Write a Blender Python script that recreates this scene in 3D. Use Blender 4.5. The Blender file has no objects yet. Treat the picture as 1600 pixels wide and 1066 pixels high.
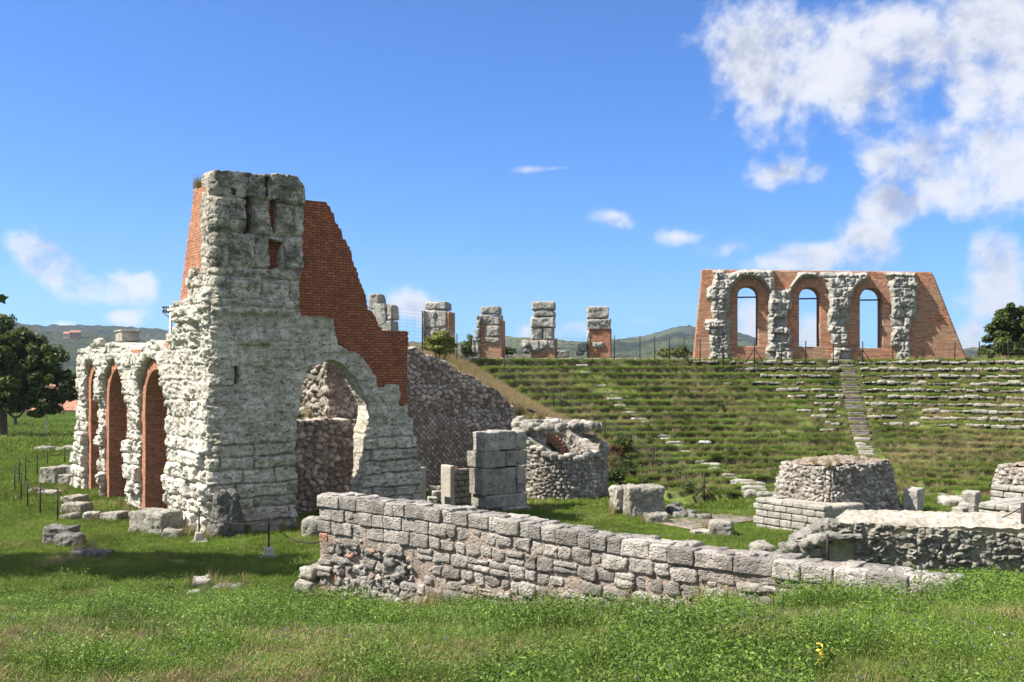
import bpy, math, random
import numpy as np
PI = math.pi
np.seterr(all='ignore')
rad = math.radians
EYE = 5.0          # camera height above the stage floor (metres)
FPX = 1556.0       # focal length in pixels of the 1600 px wide photograph
HOR = 580.0        # horizon row
C = bpy.context.scene.collection
SC = bpy.context.scene

# ------------------------------------------------------------------ noise
def _hash(ix, iy, iz, seed):
    a = ix.astype(np.int64).astype(np.uint32) * np.uint32(374761393)
    b = iy.astype(np.int64).astype(np.uint32) * np.uint32(668265263)
    c = iz.astype(np.int64).astype(np.uint32) * np.uint32(2246822519)
    h = a ^ b ^ c ^ np.uint32((seed * 974634777 + 12345) & 0xffffffff)
    h = h ^ (h >> np.uint32(15)); h = h * np.uint32(2246822519)
    h = h ^ (h >> np.uint32(13)); h = h * np.uint32(3266489917)
    h = h ^ (h >> np.uint32(16))
    return h.astype(np.float64) / 4294967295.0

def noise3(x, y, z, seed=0):
    x, y, z = np.broadcast_arrays(np.asarray(x, float), np.asarray(y, float), np.asarray(z, float))
    fx, fy, fz = np.floor(x), np.floor(y), np.floor(z)
    tx, ty, tz = x - fx, y - fy, z - fz
    q = lambda t: t * t * t * (t * (t * 6 - 15) + 10)
    tx, ty, tz = q(tx), q(ty), q(tz)
    r = 0
    for i in (0, 1):
        wx = tx if i else 1 - tx
        for j in (0, 1):
            wy = ty if j else 1 - ty
            for k in (0, 1):
                wz = tz if k else 1 - tz
                r = r + wx * wy * wz * _hash(fx + i, fy + j, fz + k, seed)
    return r * 2 - 1

def fbm(x, y, z, seed=0, octv=4, gain=.5):
    a, s, t = 1.0, 0, 0
    for o in range(octv):
        f = 2.03 ** o
        s = s + a * noise3(x * f + 17.3 * o, y * f - 9.1 * o, z * f + 4.7 * o, seed + o)
        t += a; a *= gain
    return s / t

def worley(u, v, seed=0, jit=.9):
    fu, fv = np.floor(u), np.floor(v)
    d1 = np.full(u.shape, 9.0); d2 = np.full(u.shape, 9.0); ident = np.zeros(u.shape)
    zz = np.zeros(u.shape)
    for i in (-1, 0, 1):
        for j in (-1, 0, 1):
            cu, cv = fu + i, fv + j
            px = cu + .5 + jit * (_hash(cu, cv, zz, seed) - .5)
            py = cv + .5 + jit * (_hash(cu, cv, zz, seed + 1) - .5)
            d = np.hypot(u - px, v - py)
            closer = d < d1
            d2 = np.where(closer, d1, np.minimum(d2, d))
            ident = np.where(closer, _hash(cu, cv, zz, seed + 2), ident)
            d1 = np.where(closer, d, d1)
    return d1, d2, ident

def sstep(a, b, x):
    t = np.clip((x - a) / (b - a), 0, 1)
    return t * t * (3 - 2 * t)

# ------------------------------------------------------------------ meshes and objects
def make_mesh(name, V, quads=None, tris=None, luv=None, attrs=None, mats=(), midx=None, smooth=True):
    me = bpy.data.meshes.new(name)
    V = np.asarray(V, np.float32)
    q = np.zeros((0, 4), np.int32) if quads is None else np.asarray(quads, np.int32).reshape(-1, 4)
    t = np.zeros((0, 3), np.int32) if tris is None else np.asarray(tris, np.int32).reshape(-1, 3)
    me.vertices.add(len(V)); me.vertices.foreach_set('co', V.ravel())
    loops = np.concatenate([q.ravel(), t.ravel()])
    me.loops.add(len(loops)); me.loops.foreach_set('vertex_index', loops)
    starts = np.concatenate([np.arange(len(q)) * 4, len(q) * 4 + np.arange(len(t)) * 3]).astype(np.int32)
    me.polygons.add(len(starts)); me.polygons.foreach_set('loop_start', starts)
    if midx is not None:
        me.polygons.foreach_set('material_index', np.asarray(midx, np.int32))
    me.polygons.foreach_set('use_smooth', np.full(len(starts), bool(smooth)))
    if luv is not None:
        uvl = me.uv_layers.new(name='UVMap'); uvl.data.foreach_set('uv', np.asarray(luv, np.float32).ravel())
    for k, a in (attrs or {}).items():
        at = me.attributes.new(k, 'FLOAT', 'POINT'); at.data.foreach_set('value', np.asarray(a, np.float32))
    me.update(calc_edges=True); me.validate()
    for m in mats: me.materials.append(m)
    return me

def link(name, me, parent=None):
    o = bpy.data.objects.new(name, me); C.objects.link(o)
    if parent is not None: o.parent = parent
    return o

def tag(o, label=None, cat=None, group=None, kind=None):
    if label: o['label'] = label
    if cat: o['category'] = cat
    if group: o['group'] = group
    if kind: o['kind'] = kind
    return o

def root(name, label, cat, group=None, loc=(0, 0, 0)):
    o = bpy.data.objects.new(name, None); C.objects.link(o)
    o.location = loc
    o.empty_display_size = .3
    return tag(o, label, cat, group)

def part(name, me, parent, label=None):
    o = link(name, me, parent)
    # meshes are written in world coordinates: undo the translation of the parents
    off = np.zeros(3); p = parent
    while p is not None:
        off -= np.array(p.location); p = p.parent
    o.location = tuple(off)
    if label: o['label'] = label
    return o

class MB:
    """collects pieces (verts, quads, tris, attributes) into one mesh"""
    def __init__(s): s.V = []; s.Q = []; s.T = []; s.uvq = []; s.uvt = []; s.mq = []; s.mt = []; s.n = 0; s.tint = []
    def add(s, V, Q=None, T=None, tint=.5, m=0, uq=None, ut=None):
        V = np.asarray(V, float)
        s.V.append(V); s.tint.append(np.full(len(V), tint) if np.isscalar(tint) else np.asarray(tint))
        if Q is not None and len(Q):
            Q = np.asarray(Q, int); s.Q.append(Q + s.n); s.mq.append(np.full(len(Q), m))
            s.uvq.append(np.zeros((len(Q), 4, 2)) if uq is None else np.asarray(uq).reshape(-1, 4, 2))
        if T is not None and len(T):
            T = np.asarray(T, int); s.T.append(T + s.n); s.mt.append(np.full(len(T), m))
            s.uvt.append(np.zeros((len(T), 3, 2)) if ut is None else np.asarray(ut).reshape(-1, 3, 2))
        s.n += len(V)
    def mesh(s, name, mats, smooth=True):
        cat = lambda L, e: np.concatenate(L) if L else e
        Q = cat(s.Q, np.zeros((0, 4), int)); T = cat(s.T, np.zeros((0, 3), int))
        uv = np.concatenate([cat(s.uvq, np.zeros((0, 4, 2))).reshape(-1, 2), cat(s.uvt, np.zeros((0, 3, 2))).reshape(-1, 2)])
        return make_mesh(name, np.concatenate(s.V), Q, T, uv, {'tint': np.concatenate(s.tint)}, mats,
                         np.concatenate([cat(s.mq, np.zeros(0)), cat(s.mt, np.zeros(0))]), smooth)

_grid_cache = {}
def box_grid(nx, ny, nz):
    """surface of a unit cube (-.5..-.5) cut nx*ny*nz, shared edges"""
    key = (nx, ny, nz)
    if key in _grid_cache: return _grid_cache[key]
    idx = {}; V = []; Q = []; F = []
    def vid(i, j, k):
        if (i, j, k) not in idx:
            idx[(i, j, k)] = len(V); V.append((i / nx - .5, j / ny - .5, k / nz - .5))
        return idx[(i, j, k)]
    for (f, a, b) in ((0, ny, nz), (1, nx, nz), (2, nx, ny)):
        for side in (0, 1):
            for p in range(a):
                for q in range(b):
                    cs = [(p, q), (p + 1, q), (p + 1, q + 1), (p, q + 1)]
                    if (side == 0) != (f == 1): cs = cs[::-1]
                    r = []
                    for (c, d) in cs:
                        if f == 0: r.append(vid(side * nx, c, d))
                        elif f == 1: r.append(vid(c, side * ny, d))
                        else: r.append(vid(c, d, side * nz))
                    Q.append(r); F.append(f)
    _grid_cache[key] = (np.array(V), np.array(Q), np.array(F))
    return _grid_cache[key]

def rock(mb, cen, dim, ax=None, seed=0, res=.05, rnd=.06, amp=.03, fs=3.0, taper=0, tint=None, m=0, chip=.5, maxn=26, bow=0):
    """a weathered block: rounded box, chipped corners, fractal surface. ax = 3x3 rows (local axes in world)"""
    dim = np.asarray(dim, float); n = [int(min(maxn, max(3, round(d / res)))) for d in dim]
    V, Q, F = box_grid(*n)
    P = V * dim
    half = dim / 2; r = min(rnd, *(half * .9))
    nz = seed * 13.37
    rr = r * (1 + chip * 1.6 * np.clip(noise3(V[:, 0] * 2.2 + nz, V[:, 1] * 2.2, V[:, 2] * 2.2, 5), -.6, 1))
    rr = np.clip(rr, .2 * r, half.min() * .95)[:, None]
    core = np.clip(P, -(half - rr), half - rr)
    dv = P - core; L = np.linalg.norm(dv, axis=1, keepdims=True)
    nrm = dv / np.maximum(L, 1e-9)
    P = np.where(L > 1e-9, core + nrm * rr, P)
    d = amp * (.9 * fbm(P[:, 0] * fs + nz, P[:, 1] * fs, P[:, 2] * fs, 11, 4, .55)
               + .35 * fbm(P[:, 0] * fs * 5 + nz, P[:, 1] * fs * 5, P[:, 2] * fs * 5, 41, 2) + .5 * np.minimum(0, fbm(P[:, 0] * fs * 2.7 + nz, P[:, 1] * fs * 2.7, P[:, 2] * fs * 2.7, 23, 2)) * 2)
    big = amp * 1.3 * noise3(P[:, 0] * .9 / max(.3, dim.max()) + nz, P[:, 1] * 1.2 / max(.3, dim.max()), P[:, 2] * 1.2 / max(.3, dim.max()) + nz, 31)
    P = P + nrm * (d + big)[:, None]
    if taper:
        k = 1 - taper * (V[:, 2] + .5); P[:, 0] *= k; P[:, 1] *= k
    if ax is not None: P = P @ np.asarray(ax, float)
    P = P + np.asarray(cen, float)
    mb.add(P, Q, tint=(_rnd(seed) if tint is None else tint), m=m)

def _rnd(s): return float(_hash(np.array([float(s % 100003)]), np.array([3.0]), np.array([7.0]), 77)[0])

def axes(ang, tilt=0, roll=0):
    """rows: local x,y,z in world; ang about z (degrees), tilt about local y, roll about local x"""
    a, t, r = rad(ang), rad(tilt), rad(roll)
    Rz = np.array([[math.cos(a), -math.sin(a), 0], [math.sin(a), math.cos(a), 0], [0, 0, 1]])
    Ry = np.array([[math.cos(t), 0, math.sin(t)], [0, 1, 0], [-math.sin(t), 0, math.cos(t)]])
    Rx = np.array([[1, 0, 0], [0, math.cos(r), -math.sin(r)], [0, math.sin(r), math.cos(r)]])
    return (Rz @ Ry @ Rx).T

def bar(mb, a, b, r0, r1=None, n=6, m=0, tint=.5, cap=True):
    tube(mb, [a, b], [r0, r0 if r1 is None else r1], n, m, tint)

def tube(mb, pts, radii, n=6, m=0, tint=.5):
    pts = np.asarray(pts, float); k = len(pts)
    radii = np.full(k, radii) if np.isscalar(radii) else np.asarray(radii, float)
    T = np.gradient(pts, axis=0); T /= np.maximum(np.linalg.norm(T, axis=1, keepdims=True), 1e-9)
    up = np.where(np.abs(T[:, 2:3]) > .9, np.array([[1., 0, 0]]), np.array([[0, 0, 1.]]))
    A = np.cross(T, up); A /= np.linalg.norm(A, axis=1, keepdims=True); B = np.cross(T, A)
    th = np.arange(n) * 2 * PI / n
    V = pts[:, None, :] + radii[:, None, None] * (np.cos(th)[None, :, None] * A[:, None, :] + np.sin(th)[None, :, None] * B[:, None, :])
    V = V.reshape(-1, 3)
    i = np.arange(k - 1)[:, None] * n; j = np.arange(n)[None, :]; j2 = (j + 1) % n
    Q = np.stack([i + j, i + j2, i + n + j2, i + n + j], -1).reshape(-1, 4)
    V = np.concatenate([V, pts[:1], pts[-1:]])
    e0, e1 = k * n, k * n + 1; jj = np.arange(n)
    Tt = np.concatenate([np.stack([np.full(n, e0), (jj + 1) % n, jj], -1),
                         np.stack([np.full(n, e1), (k - 1) * n + jj, (k - 1) * n + (jj + 1) % n], -1)])
    mb.add(V, Q, Tt, tint=tint, m=m)

def pt(px, py, Y):
    """the point that the photograph shows at px,py if it stands Y metres in front of the camera"""
    return np.array([(px - 800) / FPX * Y, Y, EYE + (HOR - py) / FPX * Y])

# ------------------------------------------------------------------ wall planes and wall slabs
class Plane:
    def __init__(s, o, e):
        L = math.hypot(*e); s.o = np.array(o, float); s.e = np.array(e, float) / L; s.n = np.array([s.e[1], -s.e[0]])
    def uv(s, px, py):
        q = (np.asarray(px, float) - 800) / FPX
        u = (q * s.o[1] - s.o[0]) / (s.e[0] - q * s.e[1])
        return u, EYE + (HOR - np.asarray(py, float)) / FPX * (s.o[1] + s.e[1] * u)
    def pos(s, u, v, d):
        return np.stack([s.o[0] + s.e[0] * u + s.n[0] * d, s.o[1] + s.e[1] * u + s.n[1] * d, v], -1)
    def poly(s, pts):
        a = np.array(pts, float); u, v = s.uv(a[:, 0], a[:, 1]); return np.stack([u, v], -1)

class Curve:
    """a wall line that bends: start o, first direction angle a0 (degrees from +x), turning k radians per metre"""
    def __init__(s, o, a0, k, length):
        t = np.linspace(-1, length, 800); a = rad(a0) + k * np.maximum(t, 0)
        dt = t[1] - t[0]
        x = o[0] + np.cumsum(np.cos(a)) * dt; y = o[1] + np.cumsum(np.sin(a)) * dt
        i0 = np.searchsorted(t, 0); x -= x[i0] - o[0]; y -= y[i0] - o[1]
        s.t, s.x, s.y, s.a = t, x, y, a
        s.px = 800 + FPX * x / y
    def uv(s, px, py):
        o = np.argsort(s.px); u = np.interp(px, s.px[o], s.t[o]); y = np.interp(u, s.t, s.y)
        return u, EYE + (HOR - np.asarray(py, float)) / FPX * y
    def pos(s, u, v, d):
        x = np.interp(u, s.t, s.x); y = np.interp(u, s.t, s.y); a = np.interp(u, s.t, s.a)
        return np.stack([x - np.sin(a) * d, y + np.cos(a) * d, v], -1)     # outward = left of the direction
    poly = Plane.poly

def sd_poly(P):
    P = np.asarray(P, float)
    def f(u, v):
        d = np.full(u.shape, 1e9); ins = np.zeros(u.shape, bool)
        for i in range(len(P)):
            a, b = P[i], P[(i + 1) % len(P)]
            ex, ey = b - a; wx, wy = u - a[0], v - a[1]
            h = np.clip((wx * ex + wy * ey) / max(ex * ex + ey * ey, 1e-12), 0, 1)
            d = np.minimum(d, np.hypot(wx - ex * h, wy - ey * h))
            c = ((a[1] > v) != (b[1] > v))
            if abs(ey) > 1e-12: ins ^= c & (u < a[0] + ex * (v - a[1]) / ey)
        return np.where(ins, -d, d)
    return f

def sd_arch(u0, u1, v0, vtop):
    """an upright opening with a round head"""
    r = (u1 - u0) / 2; c = (u0 + u1) / 2; vs = vtop - r
    def f(u, v):
        top = np.hypot(u - c, v - vs) - r
        box = np.maximum(np.abs(u - c) - r, v0 - v)
        return np.where(v > vs, top, box)
    return f

def slab(name, W, box, step, sdf, thick, hfun, mats, parent=None, K=4, side_m=0, jit=0, jsc=4, smooth=True, seed=0, label=None, obj=True, snap=True, back=None):
    """a wall: front surface W.pos(u,v,h), cut to sdf<0, with its thickness and a back"""
    u0, u1, v0, v1 = box
    nu = int(math.ceil((u1 - u0) / step)); nv = int(math.ceil((v1 - v0) / step))
    u = np.linspace(u0, u1, nu + 1); v = np.linspace(v0, v1, nv + 1)
    U, Vv = np.meshgrid(u, v, indexing='ij')
    cu, cv = np.meshgrid((u[1:] + u[:-1]) / 2, (v[1:] + v[:-1]) / 2, indexing='ij')
    solid = (sdf(cu, cv) < 0) if sdf is not None else np.ones(cu.shape, bool)
    pad = np.zeros((nu + 2, nv + 2), bool); pad[1:-1, 1:-1] = solid
    cnt = pad[:-1, :-1].astype(int) + pad[1:, :-1] + pad[:-1, 1:] + pad[1:, 1:]
    used = cnt > 0; bnd = used & (cnt < 4)
    if sdf is not None and snap:
        s = sdf(U, Vv); gx, gy = np.gradient(s, u, v)
        g = np.maximum(np.hypot(gx, gy), .3); mv = np.clip(s, -1.1 * step, 1.1 * step)
        U = np.where(bnd, U - mv * gx / g, U); Vv = np.where(bnd, Vv - mv * gy / g, Vv)
        U = np.clip(U, u0, u1); Vv = np.clip(Vv, v0, v1)
    iu = np.full(used.shape, -1); iu[used] = np.arange(used.sum()); n = int(used.sum())
    Uf, Vf = U[used], Vv[used]
    r = hfun(Uf, Vf); H, tint, mort = r if isinstance(r, tuple) else (r, np.full(n, .5), np.zeros(n))
    bi = -np.ones(n, int); bidx = iu[bnd]; nb = len(bidx); bi[bidx] = np.arange(nb)
    th = np.full(n, float(thick)) if np.isscalar(thick) else thick(Uf, Vf)
    rings = [W.pos(Uf, Vf, H)]
    for k in range(1, K):
        f = k / K; rings.append(W.pos(Uf[bidx], Vf[bidx], H[bidx] * (1 - f) - th[bidx] * f))
    hb = 0 if back is None else back(Uf, Vf)
    rings.append(W.pos(Uf, Vf, -th + hb))
    P = np.concatenate(rings)
    at = np.concatenate([tint] + [tint[bidx]] * (K - 1) + [tint]); am = np.concatenate([mort] + [mort[bidx] * 0] * (K - 1) + [mort])
    backo = n + (K - 1) * nb
    dpt = [H] + [H[bidx] * (1 - k / K) - th[bidx] * k / K for k in range(1, K)] + [-th]
    dall = np.concatenate(dpt); uall = np.concatenate([Uf] + [Uf[bidx]] * (K - 1) + [Uf]); vall = np.concatenate([Vf] + [Vf[bidx]] * (K - 1) + [Vf])
    si, sj = np.nonzero(solid)
    a, b, c, d = iu[si, sj], iu[si + 1, sj], iu[si + 1, sj + 1], iu[si, sj + 1]
    front = np.stack([a, b, c, d], -1); bk = front[:, ::-1] + backo
    side = []; horiz = []
    def ringid(vi, k):
        if k == 0: return vi
        if k == K: return vi + backo
        return n + (k - 1) * nb + bi[vi]
    for (du, dv, p, q, hz) in ((0, -1, a, b, 1), (1, 0, b, c, 0), (0, 1, c, d, 1), (-1, 0, d, a, 0)):
        e = ~pad[si + 1 + du, sj + 1 + dv]
        A, B = p[e], q[e]
        for k in range(K):
            side.append(np.stack([ringid(B, k), ringid(A, k), ringid(A, k + 1), ringid(B, k + 1)], -1)); horiz.append(np.full(len(A), hz))
    side = np.concatenate(side); horiz = np.concatenate(horiz)
    Q = np.concatenate([front, bk, side])
    luv = np.stack([uall[Q], vall[Q]], -1)
    ns = len(side); sd = luv[-ns:]; hz = horiz[:, None] == 1
    sd[..., 0] = np.where(hz, uall[side], dall[side]); sd[..., 1] = np.where(hz, dall[side], vall[side])
    midx = np.zeros(len(Q), int); midx[-ns:] = side_m
    if jit:
        for ax in range(3):
            P[:, ax] += jit * fbm(P[:, 0] * jsc, P[:, 1] * jsc, P[:, 2] * jsc, seed + 50 * ax, 3)
    me = make_mesh(name, P, Q, None, luv, {'tint': at, 'mort': am}, mats, midx, smooth)
    if not obj: return me
    return part(name, me, parent, label) if parent is not None else link(name, me)

def course_lines(v0, v1, h0, h1, seed):
    r = random.Random(seed); L = [v0]
    while L[-1] < v1: L.append(L[-1] + r.uniform(h0, h1))
    return np.array(L)

def ashlar(U, V, lines, w0, w1, seed, u0=-5, u1=40):
    """distance to the nearest joint, block id, course index"""
    ci = np.clip(np.searchsorted(lines, V) - 1, 0, len(lines) - 2)
    dv = np.minimum(np.abs(V - lines[ci]), np.abs(lines[ci + 1] - V))
    du = np.zeros_like(U); bid = np.zeros_like(U)
    for c in np.unique(ci):
        r = random.Random(seed * 1000 + int(c)); J = [u0 + r.uniform(-w1, 0)]
        while J[-1] < u1: J.append(J[-1] + r.uniform(w0, w1))
        J = np.array(J); m = ci == c; k = np.clip(np.searchsorted(J, U[m]) - 1, 0, len(J) - 2)
        du[m] = np.minimum(np.abs(U[m] - J[k]), np.abs(J[k + 1] - U[m])); bid[m] = k
    ident = _hash(bid, ci.astype(float), np.zeros_like(U), seed)
    return np.minimum(du, dv), ident, ci

def h_rubble(size, amp=.05, seed=0, asp=1.3, mort_d=.05, rough=.012, lines=None):
    def f(U, V):
        wu = U + .35 * size * fbm(U / size * .8, V / size * .8, 3.3, seed + 5, 2); wv = V + .3 * size * fbm(U / size * .8, V / size * .8, 9.7, seed + 6, 2)
        d1, d2, i = worley(wu / (size * asp), wv / size, seed)
        e = d2 - d1
        dome = sstep(0.02, .30, e)
        tilt = (i - .5)
        h = amp * dome * (.55 + .9 * i) - mort_d * (1 - sstep(0, .12, e)) + rough * 1.6 * fbm(U * 9, V * 9, i * 40, seed + 9, 4) + amp * .5 * (noise3(U / size * .9, V / size * .9, i * 60, seed + 10)) * dome + amp * .6 * fbm(U * 1.1, V * 1.1, 0, seed + 3, 3)
        return h, i, 1 - sstep(.04, .16, e)
    return f
SKY_STRENGTH, SUN_STRENGTH, EXPOSURE = .066, 5.0, 1.15
SKY_TINT = (.40, .78, 1.30)
CLOUD_LIT, CLOUD_DARK, CLOUD_OPAC = (6.3, 6.4, 6.8), (3.0, 3.3, 4.4), .95
CLOUDS = [(1215, 95, 125, 115, 1.0, 0), (1380, 90, 170, 110, .95, -8), (1560, 90, 160, 150, 1.1, 0), (1510, 255, 150, 85, 1.15, -8), (1600, 60, 120, 120, 1., 0),
          (1395, 322, 72, 40, .95, 0), (1555, 420, 52, 62, 1.0, 0), (1215, 275, 75, 30, .55, 0), (1390, 245, 40, 40, .6, 0),
          (960, 343, 38, 20, .85, -10), (1265, 405, 130, 30, .9, 0), (1350, 385, 60, 55, .95, 0), (1040, 180, 34, 13, .42, 0), (1150, 385, 60, 25, .6, 0), (1070, 370, 60, 16, .5, 0),
          (80, 412, 85, 40, 1.1, -24), (165, 448, 80, 34, 1.0, 0), (222, 443, 28, 24, .95, 0), (190, 495, 34, 16, .6, 0), (105, 508, 22, 8, .6, 0),
          (900, 515, 60, 22, .72, 0), (830, 520, 40, 20, .7, 0), (985, 500, 40, 16, .45, 0), (650, 480, 50, 30, .55, 0), (1270, 520, 40, 45, .8, 0), (1190, 500, 50, 50, .6, 0), (1520, 530, 50, 34, .8, 0), (1560, 480, 80, 40, .5, 0),
          (880, 262, 70, 6, .34, 3)]
HAZE = .0001
# ------------------------------------------------------------------ materials
class NB:
    """small node-building helper"""
    def __init__(s, name):
        s.m = bpy.data.materials.new(name); s.m.use_nodes = True; s.t = s.m.node_tree; s.t.nodes.clear()
        s.out = s.n('ShaderNodeOutputMaterial'); s.bsdf = s.n('ShaderNodeBsdfPrincipled')
        s.l(s.bsdf.outputs[0], s.out.inputs[0])
        s.bsdf.inputs['Roughness'].default_value = .9; s.bsdf.inputs['Specular IOR Level'].default_value = .25
    def n(s, typ, **kw):
        x = s.t.nodes.new(typ)
        for k, v in kw.items(): setattr(x, k, v)
        return x
    def l(s, a, b): s.t.links.new(a, b)
    def put(s, sock, v):
        if hasattr(v, 'is_output') or isinstance(v, bpy.types.NodeSocket): s.l(v, sock)
        else: sock.default_value = v
    def coord(s, kind='Object'): return s.n('ShaderNodeTexCoord').outputs[kind]
    def attr(s, name, typ='GEOMETRY', out='Fac'):
        a = s.n('ShaderNodeAttribute'); a.attribute_type = typ; a.attribute_name = name; return a.outputs[out]
    def noise(s, vec, scale, detail=6, rough=.6, dist=0, out='Fac'):
        x = s.n('ShaderNodeTexNoise'); s.l(vec, x.inputs['Vector']); x.inputs['Scale'].default_value = scale
        x.inputs['Detail'].default_value = detail; x.inputs['Roughness'].default_value = rough; x.inputs['Distortion'].default_value = dist
        return x.outputs[out]
    def voro(s, vec, scale, feat='F1', out='Distance', rnd=1):
        x = s.n('ShaderNodeTexVoronoi', feature=feat); s.l(vec, x.inputs['Vector']); x.inputs['Scale'].default_value = scale
        x.inputs['Randomness'].default_value = rnd
        return x.outputs[out]
    def mr(s, v, a, b, c=0., d=1., smooth=True):
        x = s.n('ShaderNodeMapRange'); x.interpolation_type = 'SMOOTHSTEP' if smooth else 'LINEAR'
        s.put(x.inputs['Value'], v)
        for i, q in zip(('From Min', 'From Max', 'To Min', 'To Max'), (a, b, c, d)): s.put(x.inputs[i], q)
        return x.outputs[0]
    def math(s, op, a, b=0., c=0.):
        x = s.n('ShaderNodeMath', operation=op); s.put(x.inputs[0], a); s.put(x.inputs[1], b); s.put(x.inputs[2], c); return x.outputs[0]
    def mix(s, f, a, b, mode='MIX'):
        x = s.n('ShaderNodeMix', data_type='RGBA', blend_type=mode); s.put(x.inputs[0], f)
        for k, v in ((6, a), (7, b)):
            s.put(x.inputs[k], v if isinstance(v, bpy.types.NodeSocket) else (*v, 1) if len(v) == 3 else v)
        return x.outputs[2]
    def ramp(s, f, stops):
        x = s.n('ShaderNodeValToRGB'); s.l(f, x.inputs[0]); e = x.color_ramp.elements
        while len(e) < len(stops): e.new(.5)
        for k, (p, c) in enumerate(stops): e[k].position = p; e[k].color = (*c, 1)
        return x.outputs[0]
    def scale(s, vec, sc):
        x = s.n('ShaderNodeMapping'); s.l(vec, x.inputs[0]); x.inputs['Scale'].default_value = sc; return x.outputs[0]
    def bump(s, h, dist, strength=1, normal=None):
        x = s.n('ShaderNodeBump'); s.l(h, x.inputs['Height']); x.inputs['Distance'].default_value = dist; x.inputs['Strength'].default_value = strength
        if normal is not None: s.l(normal, x.inputs['Normal'])
        return x.outputs[0]
    def done(s, col, normal=None, rough=None):
        s.put(s.bsdf.inputs['Base Color'], col if isinstance(col, bpy.types.NodeSocket) else (*col, 1))
        if normal is not None: s.l(normal, s.bsdf.inputs['Normal'])
        if rough is not None: s.put(s.bsdf.inputs['Roughness'], rough)
        return s.m

def stone_mat(name, c1, c2, dark=(.10, .098, .09), dark_lo=.5, dark_hi=.72, mortar=(.42, .37, .3), mort_k=.7, tintv=.35, warm=(.45, .33, .26), warm_lo=.6,
              zlo=None, zhi=None, zadd=.25, ls=1.7, bump=.02, rust=0., pit=1., red=None, redt=.93, pore_k=.6, moss_k=.0, pale_k=.45, pale=1.12):
    b = NB(name); co = b.coord(); tint = b.attr('tint'); mort = b.attr('mort')
    con = lambda v, k: b.math('MULTIPLY_ADD', b.math('SUBTRACT', v, .5), k, .5)
    big = con(b.noise(co, .9, 5, .6), 1.6); med = con(b.noise(co, 4.5, 6, .65), 1.8); fine = con(b.noise(co, 24, 5, .7), 2.0)
    col = b.mix(b.mr(big, .3, .7), c1, c2)
    warmf = b.math('MULTIPLY', b.mr(b.noise(co, 1.3, 4, .6, .4), warm_lo, warm_lo + .18), .75)
    col = b.mix(warmf, col, warm)
    if red is not None: col = b.mix(b.mr(tint, redt, redt + .01, 0, .85), col, red)
    v = b.math('MULTIPLY_ADD', tint, tintv, 1 - tintv * .5)
    v = b.math('MULTIPLY', v, b.mr(med, .25, .75, .78, 1.16))
    col = b.mix(1., col, b.n('ShaderNodeCombineColor').outputs[0], 'MULTIPLY') if False else col
    cc = b.n('ShaderNodeCombineColor'); [b.l(v, cc.inputs[i]) for i in range(3)]
    col = b.mix(1., col, cc.outputs[0], 'MULTIPLY')
    dn = b.math('ADD', b.math('MULTIPLY', con(b.noise(co, ls, 8, .74, .3), 2.0), .6), b.math('MULTIPLY', fine, .4))
    if zlo is not None:
        z = b.n('ShaderNodeSeparateXYZ'); b.l(co, z.inputs[0])
        dn = b.math('ADD', dn, b.mr(z.outputs[2], zlo, zhi, 0, zadd))
    dn = b.math('ADD', dn, b.math('MULTIPLY', b.math('SUBTRACT', tint, .5), .08))
    col = b.mix(b.mr(dn, dark_lo, dark_hi, 0, .92), col, dark)
    col = b.mix(b.mr(fine, .62, .85, 0, pale_k), col, tuple(min(.8, x * pale) for x in c1))
    # dirt in the pores, plus pit shadow painted as dark specks and blotches
    pore = b.voro(co, 11, 'F1'); pore2 = b.voro(co, 27, 'F1')
    pk = b.math('MAXIMUM', b.math('MULTIPLY', b.mr(pore, .10, .30, 1, 0), b.mr(med, .35, .75)), b.math('MULTIPLY', b.mr(pore2, .10, .32, 1, 0), b.mr(big, .25, .75, .25, 1)))
    col = b.mix(b.math('MULTIPLY', pk, pore_k), col, tuple(x * .9 for x in dark))
    sp = b.mr(con(b.noise(b.scale(co, (1, 1, 1.7)), 6.5, 5, .66, .5), 2.6), .60, .92); col = b.mix(b.math('MULTIPLY', sp, pore_k), col, tuple(x * 1.0 for x in dark))
    moss = b.math('MULTIPLY', b.mr(con(b.noise(co, 2.1, 7, .72, .4), 2.2), .50, .85), moss_k)
    col = b.mix(moss, col, (.15, .135, .055))
    if rust: col = b.mix(b.mr(b.noise(co, 3.2, 6, .7), .66, .74, 0, rust), col, (.33, .14, .03))
    col = b.mix(b.math('MULTIPLY', mort, mort_k), col, mortar)
    hp = b.voro(b.scale(co, (1, 1, 1.5)), 17, 'SMOOTH_F1'); hv = b.math('MULTIPLY', b.mr(hp, .05, .4), .5 * pit)
    h = b.math('ADD', b.math('ADD', b.math('MULTIPLY', fine, .55), b.math('MULTIPLY', med, .8)), hv)
    return b.done(col, b.bump(h, bump))

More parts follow.
